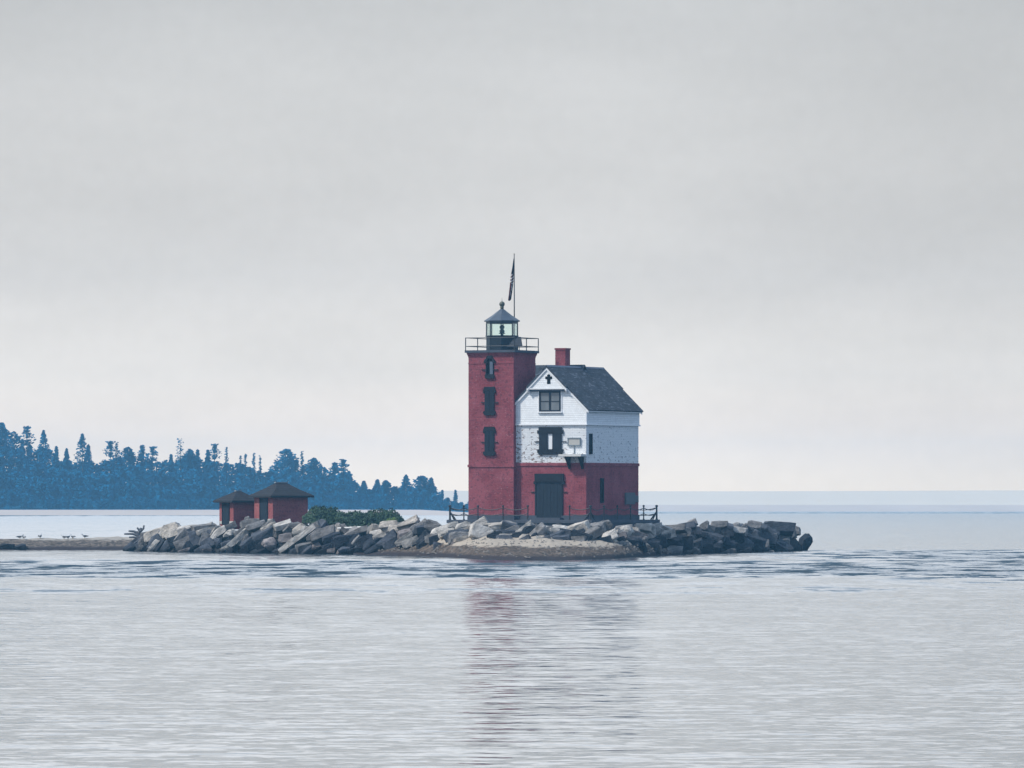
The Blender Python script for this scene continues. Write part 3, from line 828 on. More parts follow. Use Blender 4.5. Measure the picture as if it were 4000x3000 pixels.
# ---- fog-signal shelf, sign box and stains beside the middle window
v = 0.004
u0, u1, z0, z1 = px_rect(2200, 2288, 1776, 1783, v)
SH = obj('shelf', box(u0, u1, v - 0.95, v - 0.001, z0, z1 + 0.03), SHELFW, LH)
for uu in (U(2226, v), U(2277, v)):
    bm = bmesh.new()
    z2 = z0 - 1.05
    prism(bm, [(v - 0.001, z0 - 0.001), (v - 0.80, z0 - 0.001), (v - 0.80, z0 - 0.12), (v - 0.16, z2 + 0.12), (v - 0.16, z2), (v - 0.071 - 0.008, z2)], 'u', uu - 0.09, uu + 0.09)
    obj('bracket', bm, STONE_DARK, SH)
u0, u1, z0, z1 = px_rect(2222, 2266, 1713, 1738, v)
bm = bmesh.new()
bx(bm, u0, u1, v - 0.10, v - 0.001, z0, z1)
SG = obj('notice_board', bm, SIGNG, LH)
bm = bmesh.new(); t = 0.07
bx(bm, u0 - t, u1 + t, v - 0.15, v - 0.001, z1 + 0.002, z1 + t); bx(bm, u0 - t, u1 + t, v - 0.13, v - 0.001, z0 - t, z0 - 0.002)
bx(bm, u0 - t, u0 - 0.002, v - 0.13, v - 0.001, z0 - 0.001, z1 + 0.001); bx(bm, u1 + 0.002, u1 + t, v - 0.13, v - 0.001, z0 - 0.001, z1 + 0.001)
obj('frame', bm, GREYP, SG)
obj('post', box((u0 + u1) / 2 - 0.03, (u0 + u1) / 2 + 0.03, v - 0.08, v - 0.002, z0 - 0.95, z0 - t), GREYP, SG)

# ---- right-hand wall: two slit windows and a metal cabinet
def slit(px, y0, y1, wd, u, mat_fr):
    vc = Vv(px, u); z0, z1 = Z(y1, u, vc), Z(y0, u, vc)
    bm = bmesh.new(); t = 0.09
    bx(bm, u + 0.001, u + 0.10, vc - wd - t, vc - wd, z0 - t, z1 + t); bx(bm, u + 0.001, u + 0.10, vc + wd, vc + wd + t, z0 - t, z1 + t)
    bx(bm, u + 0.001, u + 0.12, vc - wd, vc + wd, z1, z1 + t); bx(bm, u + 0.001, u + 0.12, vc - wd, vc + wd, z0 - t, z0)
    W = obj('window', bm, mat_fr, LH)
    bm = bmesh.new(); bx(bm, u + 0.001, u + 0.03, vc - wd + 0.001, vc + wd - 0.001, z0 + 0.001, z1 - 0.001)
    obj('pane', bm, BLACK, W)
    return W
slit(2306, 1698, 1770, 0.17, -0.004, STONE_DARK)['label'] = 'narrow dark window on the white side wall'
slit(2350, 1872, 1960, 0.20, 0.0, STONE_DARK)['label'] = 'narrow dark window low on the red side wall'
va, vb = Vv(2440), Vv(2476)
zc0, zc1 = Z(1970, 0, 8), Z(1924, 0, 8)
bm = bmesh.new(); bx(bm, 0.001, 0.14, va, vb, zc0, zc1)
CABG = plain('faded_cabinet_paint', (0.105, 0.12, 0.135), 0.7, 0.2, 0.25)
CB = obj('cabinet', bm, CABG, LH)
bm = bmesh.new(); bx(bm, 0.001, 0.10, vb + 0.08, vb + 0.75, zc0 + 0.18, zc1 - 0.25)
obj('meter_box', bm, CABG, CB)

# ---- gallery
gz = DZ + 0.20; go = 0.24
bm = bmesh.new(); bx(bm, TU0 - go, TU1 + go, TV0 - go, TV1 + go, DZ, gz)
obj('gallery_deck', bm, CONCRETE, LH)
rt_, rm_ = Z(1319, TCU, TV0) , Z(1352, TCU, TV0)
ra, rb, rc, rd = TU0 - go + 0.06, TU1 + go - 0.06, TV0 - go + 0.06, TV1 + go - 0.06
bm = bmesh.new()
for z in (rt_, rm_):
    rr = 0.035
    tube(bm, [(ra, rc, z), (rb, rc, z)], rr); tube(bm, [(rb, rc, z), (rb, rd, z)], rr)
    tube(bm, [(rb, rd, z), (ra, rd, z)], rr); tube(bm, [(ra, rd, z), (ra, rc, z)], rr)
GR = obj('gallery_railing', bm, IRON, LH)
for pu, pv in ((ra, rc), (rb, rc), (rb, rd), (ra, rd), ((ra + rb) / 2, rc), ((ra + rb) / 2, rd), (ra, (rc + rd) / 2), (rb, (rc + rd) / 2)):
    bm = bmesh.new(); tube(bm, [(pu, pv, gz - 0.01), (pu, pv, rt_ + 0.03)], 0.04); obj('post', bm, IRON, GR)

# ---- lantern
LR = 1.31; oct_ph = R(22.5)
def Zc(py): return Z(py, TCU, TCV)
lb, lg0, lg1 = gz, Zc(1311), Zc(1262)
bm = bmesh.new(); lathe(bm, [(LR + 0.02, lb - 0.01), (LR + 0.02, lg0 - 0.10), (LR + 0.09, lg0 - 0.08), (LR + 0.09, lg0)], TCU, TCV, 8, oct_ph)
LB = obj('lantern_base', bm, LANTERN_BLACK, LH)
ring = [(TCU + LR * math.cos(oct_ph + k * math.pi / 4), TCV + LR * math.sin(oct_ph + k * math.pi / 4)) for k in range(8)]
bm = bmesh.new(); lathe(bm, [(LR - 0.10, lg1 - 0.05), (LR + 0.03, lg1 - 0.05), (LR + 0.03, lg1 + 0.02), (LR - 0.10, lg1 + 0.02)], TCU, TCV, 8, oct_ph)
LF = obj('lantern_frame', bm, LANTERN_BLACK, LH)
for k in range(8):
    x, y = ring[k]; obj('mullion', box(x - 0.035, x + 0.035, y - 0.035, y + 0.035, lg0 - 0.005, lg1 - 0.052), LANTERN_BLACK, LF)
for k in range(8):
    a, b = Vector((*ring[k], 0)), Vector((*ring[(k + 1) % 8], 0))
    n_ = ((a + b) / 2 - Vector((TCU, TCV, 0))).normalized() * 0.012
    a2, b2 = a.lerp(b, 0.045), b.lerp(a, 0.045)
    bm = bmesh.new()
    prism(bm, [(a2 + n_)[:2], (b2 + n_)[:2], (b2 - n_)[:2], (a2 - n_)[:2]], 'z', lg0 + 0.002, lg1 - 0.002)
    obj('pane', bm, LGLASS, LF)
RR = 1.50
re_, ra_ = Zc(1253), Zc(1207)
bm = bmesh.new()
lathe(bm, [(LR + 0.05, lg1), (LR + 0.05, re_ - 0.02), (RR, re_ - 0.08), (RR + 0.02, re_), (RR * 0.55, re_ + (ra_ - re_) * 0.46), (0.14, ra_)], TCU, TCV, 8, oct_ph)
LRF = obj('lantern_roof', bm, LANTERN_ROOF, LH)
bm = bmesh.new()
zb_ = Zc(1188)
prof = [(0.15, ra_ - 0.02), (0.13, ra_ + 0.06), (0.16, ra_ + 0.12), (0.15, zb_ - 0.18)] + [(0.235 * math.cos(a), zb_ + 0.235 * math.sin(a)) for a in np.linspace(-0.9, 1.45, 9)] + [(0.02, zb_ + 0.26), (0.012, zb_ + 0.52)]
lathe(bm, prof, TCU, TCV, 14)
obj('finial', bm, BRASS, LRF, True)
bm = bmesh.new()
lz = lg0
lathe(bm, [(0.10, lz + 0.0), (0.12, lz + 0.14), (0.28, lz + 0.16), (0.28, lz + 0.20), (0.20, lz + 0.24), (0.24, lz + 0.40), (0.18, lz + 0.46), (0.13, lz + 0.55), (0.20, lz + 0.62), (0.22, lz + 0.74), (0.16, lz + 0.84), (0.05, lz + 0.90)], TCU, TCV, 16)
obj('lens', bm, LENS, LF, True)

# ------------------------------------------------------------------ flagpole, flag, solar panel (stand on the gallery)
def hw_pt(u, v, z): return Vector((HX + CT * u + ST * v, HY - ST * u + CT * v, ZP + z))
fp = hw_pt(-8.05, 3.3, gz)
kx = 9.0 / F
fp.x = kx * fp.y
FT = HC - (995 - H0) * fp.y / F
FP = thing('flagpole', fp, 0, 'thin flagpole rising behind the lantern on the gallery', 'flagpole')
bm = bmesh.new(); tube(bm, [(0, 0, 0), (0.0, 0, (FT - fp.z) * 0.5), (-0.01, 0, FT - fp.z)], 0.055, 8, 0.035)
obj('pole', bm, IRON, FP, True)
bm = bmesh.new(); lathe(bm, [(0.02, FT - fp.z), (0.06, FT - fp.z + 0.05), (0.02, FT - fp.z + 0.11)], -0.01, 0, 8); obj('truck', bm, BRASS, FP, True)
bm = bmesh.new(); lathe(bm, [(0.16, 0.0), (0.14, 0.06), (0.07, 0.10)], 0, 0, 10); obj('foot_plate', bm, IRON, FP)
FL_NAVY = plain('flag_navy', (0.020, 0.024, 0.045), 0.9, 0.1, 0.2); FL_RED = plain('flag_red', (0.11, 0.02, 0.03), 0.9, 0.1, 0.2); FL_WHITE = plain('flag_white', (0.80, 0.79, 0.78), 0.9, 0.1, 0.1)
# limp flag: cloth falling from the halyard in folds; each row across the drop is one slice of cloth
bm = bmesh.new()
NR, NC = 56, 9
ztop, zbot = HC - (1010 - H0) * fp.y / F - fp.z, HC - (1175 - H0) * fp.y / F - fp.z
edgeL = [(0, 0.03), (0.2, 0.13), (0.4, 0.26), (0.62, 0.34), (0.85, 0.43), (0.97, 0.49), (1.0, 0.46)]
edgeR = [(0, 0.0), (0.5, 0.02), (0.62, 0.06), (0.8, 0.14), (0.97, 0.23), (1.0, 0.33)]
grid = []
for i in range(NR):
    t = i / (NR - 1); z = ztop + (zbot - ztop) * t
    xl, xr = -interp(edgeL, t), -interp(edgeR, t)
    row = []
    for j in range(NC):
        s_ = j / (NC - 1)
        fold = 0.10 * math.sin(s_ * 9.5 + t * 2.2) * min(1, t * 3 + 0.2)
        row.append(bm.verts.new((xl + (xr - xl) * s_ - 0.035, -0.02 + fold, z)))
    grid.append(row)
for i in range(NR - 1):
    for j in range(NC - 1):
        f = bm.faces.new((grid[i][j], grid[i][j + 1], grid[i + 1][j + 1], grid[i + 1][j]))
        t = i / NR; s_ = j / NC
        if t < 0.33 + 0.05 * s_: f.material_index = 0
        elif t < 0.58: f.material_index = 2 if ((t * 17 + s_ * 0.9) % 1.25) < 0.60 else 1
        else: f.material_index = 2 if (abs(s_ - 0.55 + (t - 0.6) * 0.7) < 0.10 and t < 0.86) else (1 if s_ < 0.6 else 0)
r_ = bmesh.ops.solidify(bm, geom=bm.faces[:], thickness=0.012)
flag = obj('flag', bm, [FL_NAVY, FL_RED, FL_WHITE]); flag.location = fp
tag(flag, 'limp striped flag hanging from the top of the flagpole', 'flag')

sp_ = hw_pt(0, 0, 0)
SPN = thing('solar_panel', hw_pt(TU1 - 0.75, 1.3, gz), -TH, 'dark tilted solar panel leaning beside the lantern base', 'solar panel')
bm = bmesh.new()
pn = [(-0.62, 0.28), (0.98, 0.30), (0.62, 1.12), (-0.70, 1.22)]
A = [bm.verts.new((x, -0.55 + (z - 0.3) * 0.55, z)) for x, z in pn]
B = [bm.verts.new((x, -0.50 + (z - 0.3) * 0.55, z)) for x, z in pn]
bm.faces.new(A[::1]); bm.faces.new(B[::-1])
for k in range(4): bm.faces.new((A[(k + 1) % 4], A[k], B[k], B[(k + 1) % 4]))
bmesh.ops.recalc_face_normals(bm, faces=bm.faces[:])
obj('panel', bm, SOLAR, SPN)
for x in (-0.3, 0.45):
    for pts in ([(x, -0.3, 0.0), (x, -0.30, 0.55)], [(x, -0.02, 0.0), (x, -0.12, 0.85)]):
        obj('leg', tube(bmesh.new(), pts, 0.03), IRON, SPN)

# ------------------------------------------------------------------ platform and chain fence
PU0, PU1, PV0, PV1 = TU0 - 1.38, 1.38, TV0 - 1.38, HD + 1.38
PL = thing('concrete_platform', (HX, HY, ZP), -TH, 'dark stained concrete platform the lighthouse stands on', 'platform')
bm = bmesh.new()
bx(bm, PU0 + 0.1, PU1 - 0.1, PV0 + 0.1, PV1 - 0.1, -2.6, -0.302)
obj('base', bm, CONCRETE, PL)
bm = bmesh.new(); bx(bm, PU0, PU1, PV0, PV1, -0.30, -0.022); 
bmesh.ops.bevel(bm, geom=bm.edges[:], offset=0.02, segments=1, affect='EDGES')
obj('deck_slab', bm, CONCRETE, PL)

CF = thing('chain_fence', (HX, HY, ZP - 0.022), -TH, 'iron post and chain fence round the platform edge', 'fence')
q = 0.22
fa, fb, fc, fd = PU0 + q, PU1 - q, PV0 + q, PV1 - q
fr = [(fa, fc)] + [(U(px, fc), fc) for px in (1867, 1965, 2062)] + [(U(2225, fc), fc), (fb, fc)]
rt2 = [(fb, fc + (fd - fc) * k / 5) for k in range(1, 6)]
bk = [(fb + (fa - fb) * k / 5, fd) for k in range(1, 6)]
lf = [(fa, fd + (fc - fd) * k / 5) for k in range(1, 5)]
loop = fr + rt2 + bk + lf
corners = {(fa, fc), (fb, fc), (fb, fd), (fa, fd)}
for (x, y) in loop:
    bm = bmesh.new()
    big = min(abs(x - a) + abs(y - b) for a, b in corners) < 0.05
    r0 = 0.085 if big else 0.055
    lathe(bm, [(r0 + 0.04, 0.0), (r0 + 0.03, 0.06), (r0, 0.08), (r0 * 0.9, 1.08), (r0 + 0.04, 1.10), (r0 + 0.05, 1.16), (r0 + 0.02, 1.22), (0.02, 1.25)], x, y, 8)
    if big:
        sx = 1 if x < -5 else -1; sy = 1 if y < 5 else -1
        tube(bm, [(x, y, 0.68), (x + sx * 0.55, y, 0.0)], 0.06); tube(bm, [(x, y, 0.68), (x, y + sy * 0.8, 0.0)], 0.06)
    obj('post', bm, IRON, CF)
n_ = len(loop)
for i in range(n_):
    a, b = loop[i], loop[(i + 1) % n_]
    if a == fr[3] and b == fr[4]: continue                     # gap at the door
    L = math.dist(a, b)
    for zc, sag in ((1.02, 0.13 * L ** 0.5), (0.52, 0.10 * L ** 0.5)):
        bm = bmesh.new()
        tube(bm, [(a[0] + (b[0] - a[0]) * s / 8, a[1] + (b[1] - a[1]) * s / 8, zc - sag * 4 * (s / 8) * (1 - s / 8)) for s in range(9)], 0.035, 5)
        obj('chain', bm, IRON, CF)

# ------------------------------------------------------------------ brick sheds
def shed(cx, Y, left_px, right_px, eave_py, peak_py, base_z, over, ridge, dw, label):
    """cx: photo column of the near corner; the narrow lit face looks left, the wide one right"""
    k = Y / F
    a = (cx - left_px) * k; b = (right_px - cx) * k
    phi = math.atan2(a, b); W = math.hypot(a, b)
    p = at(cx, 2000, Y); ez = HC - (eave_py - H0) * k - base_z; pz = HC - (peak_py - H0) * k - base_z
    T = thing('brick_shed', (p.x, p.y, base_z), phi, label, 'shed', 'brick sheds on the island')
    # local: right wall along +x, left wall along +y (behind the corner); corner at the origin
    bm = bmesh.new(); bx(bm, 0, W, 0, W, -0.4, ez)
    obj('wall', bm, RED_SHED, T)
    bm = bmesh.new()
    o_ = over; th = 0.16; m_ = W / 2; r_ = ridge / 2
    base = [(-o_, -o_), (W + o_, -o_), (W + o_, W + o_), (-o_, W + o_)]
    lo = [bm.verts.new((x, y, ez - 0.12)) for x, y in base]; hi = [bm.verts.new((x, y, ez + 0.05)) for x, y in base]
    # slightly flared hip
    ml = [(m_ + (x - m_) * 0.51, m_ + (y - m_) * 0.51) for x, y in base]
    md = [bm.verts.new((x, y, ez + 0.05 + (pz - ez) * 0.50)) for x, y in ml]
    p0, p1 = bm.verts.new((m_ - r_, m_, pz)), bm.verts.new((m_ + r_, m_, pz))
    bm.faces.new(lo[::-1])
    for k2 in range(4):
        j = (k2 + 1) % 4
        bm.faces.new((lo[k2], lo[j], hi[j], hi[k2])); bm.faces.new((hi[k2], hi[j], md[j], md[k2]))
    bm.faces.new((md[0], md[1], p1, p0)); bm.faces.new((md[1], md[2], p1)); bm.faces.new((md[2], md[3], p0, p1)); bm.faces.new((md[3], md[0], p0))
    bmesh.ops.recalc_face_normals(bm, faces=bm.faces[:])
    RF = obj('roof', bm, SHED_ROOF, T)
    bm = bmesh.new(); bx(bm, m_ - r_ - 0.12, m_ + r_ + 0.12, m_ - 0.16, m_ + 0.16, pz - 0.06, pz + 0.05)
    obj('ridge_cap', bm, GREYP, RF)
    # door in the left wall (x=0 plane)
    y0, y1 = W * dw[0], W * dw[1]
    bm = bmesh.new()
    nb = 5
    for i in range(nb):
        bx(bm, -0.05 - 0.008 * (i % 2), -0.001, y0 + (y1 - y0) * i / nb + 0.004, y0 + (y1 - y0) * (i + 1) / nb - 0.004, 0.02, ez - 0.20)
    D = obj('door', bm, DOOR, T)
    bm = bmesh.new()
    bx(bm, -0.09, -0.002, y0 - 0.08, y0, 0.0, ez - 0.14); bx(bm, -0.09, -0.002, y1, y1 + 0.08, 0.0, ez - 0.14); bx(bm, -0.09, -0.002, y0, y1, ez - 0.20, ez - 0.14)
    obj('frame', bm, STONE_DARK, D)
    bm = bmesh.new(); bx(bm, -0.10, -0.06, y0 + 0.08, y0 + 0.16, 0.95, 1.05); obj('handle', bm, IRON, D)
    # stone water table on the left wall
    bm = bmesh.new()
    bx(bm, -0.05, -0.002, 0.0, y0 - 0.082, 0.10, 0.34); bx(bm, -0.05, -0.002, y1 + 0.082, W, 0.10, 0.34)
    obj('water_table', bm, SIGNG, T)
    return T
shed(1066, 572, 988, 1200, 1938, 1884, 2.62, 0.42, 1.0, (0.28, 0.66), 'larger red brick shed with charcoal hip roof beside the shrubs')
shed(912, 577, 853, 1000, 1958, 1917, 2.40, 0.42, 0.35, (0.30, 0.74), 'smaller red brick shed with low hip roof, left of the larger one')

# ------------------------------------------------------------------ shrubs
def leaf_cloud(n, fn, size, seed):
    """n leaf quads; fn(rng) gives position and an outward direction"""
    rng = np.random.default_rng(seed)
    V = np.zeros((n * 4, 3)); Fq = np.arange(n * 4).reshape(n, 4)
    for i in range(n):
        p, d = fn(rng)
        a = rng.normal(size=3); a /= np.linalg.norm(a)
        d = np.array(d) + rng.normal(size=3) * 0.5
        b = np.cross(a, d); b /= (np.linalg.norm(b) + 1e-6)
        a = np.cross(b, d); a /= (np.linalg.norm(a) + 1e-6)
        s = size * rng.uniform(0.6, 1.5)
        p = np.array(p)
        V[i * 4] = p - a * s; V[i * 4 + 1] = p - b * s * 0.45; V[i * 4 + 2] = p + a * s; V[i * 4 + 3] = p + b * s * 0.45
    return V, Fq
def shrub(px0, px1, top_py, Y, depth, mat, n, label, seed, base_z=2.0, size=0.11, shape=None):
    k = Y / F
    x0, x1 = (px0 - 2000) * k, (px1 - 2000) * k
    cx, hw_ = (x0 + x1) / 2, (x1 - x0) / 2
    zt = HC - (top_py - H0) * k
    T = thing('shrub', (cx, Y, base_z), 0, label, 'shrub', 'shrubs beside the sheds')
    hgt = zt - base_z
    def fn(rng):
        while True:
            x, y = rng.uniform(-1, 1), rng.uniform(-1, 1)
            if x * x + y * y < 1: break
        prof = interp(shape, x) if shape else math.sqrt(max(0.0, 1 - abs(x) ** 2.6))
        lump = 0.90 + 0.32 * mnoise.noise(Vector((x * hw_ * 0.9 + seed, y * depth * 0.9, seed))) + 0.16 * mnoise.noise(Vector((x * hw_ * 2.6, y * depth * 2.2, seed + 5)))
        h = hgt * prof * math.sqrt(max(0.02, 1 - y * y)) * lump
        r_ = rng.uniform() ** 0.35
        return (x * hw_, y * depth, max(0.05, h * r_)), (x * 0.6, y * 0.8 - 0.2, 0.7)
    V, Fq = leaf_cloud(n, fn, size, seed)
    obj_py('foliage', V, Fq, mat, T)
    bm = bmesh.new()
    for i in range(7):
        x = -hw_ * 0.7 + 1.4 * hw_ * i / 6
        tube(bm, [(x * 0.8, 0, -0.3), (x * 0.9, 0.1, hgt * 0.3), (x, 0.15, hgt * 0.6)], 0.05, 5, 0.02)
    obj('stem', bm, BARK, T)
    return T
shrub(1180, 1365, 1968, 566, 2.2, SHRUB, 5200, 'tallest dark green shrub, against the larger shed wall', 3, shape=[(-1, 0.55), (-0.6, 0.9), (-0.2, 1.0), (0.2, 0.93), (0.6, 0.8), (1, 0.45)])
shrub(1310, 1480, 1990, 564, 2.0, SHRUB, 4200, 'low middle dark shrub between the tall one and the round one', 11, shape=[(-1, 0.8), (-0.3, 1.0), (0.3, 0.95), (1, 0.75)])
shrub(1420, 1597, 1982, 562, 2.0, SHRUB, 4600, 'rounded dark shrub at the right end of the thicket', 19, shape=[(-1, 0.75), (-0.3, 0.98), (0.05, 1.0), (0.5, 0.80), (0.8, 0.5), (1, 0.2)])
shrub(1498, 1562, 2017, 557, 0.8, SHRUB_L, 1100, 'small yellow green bush in front of the rounded dark shrub', 23, base_z=1.9, size=0.08)
T = shrub(1628, 1644, 2014, 540, 0.15, DRIFT, 60, 'thin dry sprig standing on the rocks left of the platform', 29, base_z=2.1, size=0.05)

# ------------------------------------------------------------------ boulders
def boulder_mesh(seed, sx, sy, sz, kind):
    rng = np.random.default_rng(seed)
    bm = bmesh.new()
    if kind == 'rounded':
        for _ in range(20):
            d = rng.normal(size=3); d /= np.linalg.norm(d)
            r = (np.sum(np.abs(d) ** 2.6)) ** (-1 / 2.6) * rng.uniform(0.88, 1.0)
            bm.verts.new((d[0] * r * sx, d[1] * r * sy, d[2] * r * sz))
    else:
        # a quarried block: eight knocked-about corners, some of them broken off
        jit = 0.22
        for x in (-1, 1):
            for y in (-1, 1):
                for z in (-1, 1):
                    p = np.array([x, y, z]) * (1 - jit * rng.uniform(0, 1.0, 3))
                    if kind == 'wedge' and z > 0 and x < 0: p[2] = rng.uniform(-0.45, 0.05)
                    if rng.uniform() < 0.42:
                        for ax in range(3):
                            q_ = p.copy(); q_[ax] *= rng.uniform(0.35, 0.7); bm.verts.new((q_[0] * sx, q_[1] * sy, q_[2] * sz))
                    else: bm.verts.new((p[0] * sx, p[1] * sy, p[2] * sz))
        if rng.uniform() < 0.5: bm.verts.new((rng.uniform(-0.4, 0.4) * sx, rng.uniform(-0.4, 0.2) * sy, sz * 1.12))
    res = bmesh.ops.convex_hull(bm, input=bm.verts[:])
    bmesh.ops.delete(bm, geom=[g for g in res['geom_interior'] if isinstance(g, bmesh.types.BMVert)], context='VERTS')
    bmesh.ops.dissolve_limit(bm, angle_limit=R(8), verts=bm.verts[:], edges=bm.edges[:])
    bmesh.ops.bevel(bm, geom=bm.edges[:], offset=min(sx, sy, sz) * 0.07, segments=1, affect='EDGES', clamp_overlap=True)
    bmesh.ops.triangulate(bm, faces=bm.faces[:])
    bmesh.ops.subdivide_edges(bm, edges=bm.edges[:], cuts=2, use_grid_fill=True)
    ms = min(sx, sy, sz)
    for v_ in bm.verts:
        d = v_.co.normalized()
        v_.co += d * ms * (0.10 * mnoise.noise(v_.co * (1.8 / ms) + Vector((seed % 97, 0, 0))) + 0.09 * mnoise.noise(v_.co * (4.2 / ms) + Vector((0, seed % 89, 0))))
    return bm
ROCK_LIST = []
def add_rock(px, py, wpx, hpx, tilt, colour, kind, seed, dy=0.0, t=None):
    """centre, size and tilt as measured in the photo; the rock is set on the riprap face"""
    if t is None:
        lo, hi = -0.15, 1.15
        for _ in range(24):
            mid = (lo + hi) / 2
            p = slope_pt(px, mid)
            if H0 + (HC - p.z) * F / p.y > py: lo = mid
            else: hi = mid
        t = (lo + hi) / 2
    p = slope_pt(px, t)
    k = p.y / F
    sx, sz = wpx * k / 2, hpx * k / 2 * (1.25 if kind == 'slab' else 1.12)
    sy = max(sx * 0.75, sz) * random.uniform(0.8, 1.1)
    bm = boulder_mesh(seed, sx, sy, sz, kind)
    o = obj('boulder', bm, ROCKS[colour])
    o.location = (p.x, p.y + dy, p.z)
    o.rotation_euler = (random.uniform(-0.35, 0.25), -R(tilt), random.uniform(-0.25, 0.25))
    ROCK_LIST.append(dict(o=o, px=px, t=t, w=wpx, h=hpx, c=colour, k=kind, tilt=tilt))
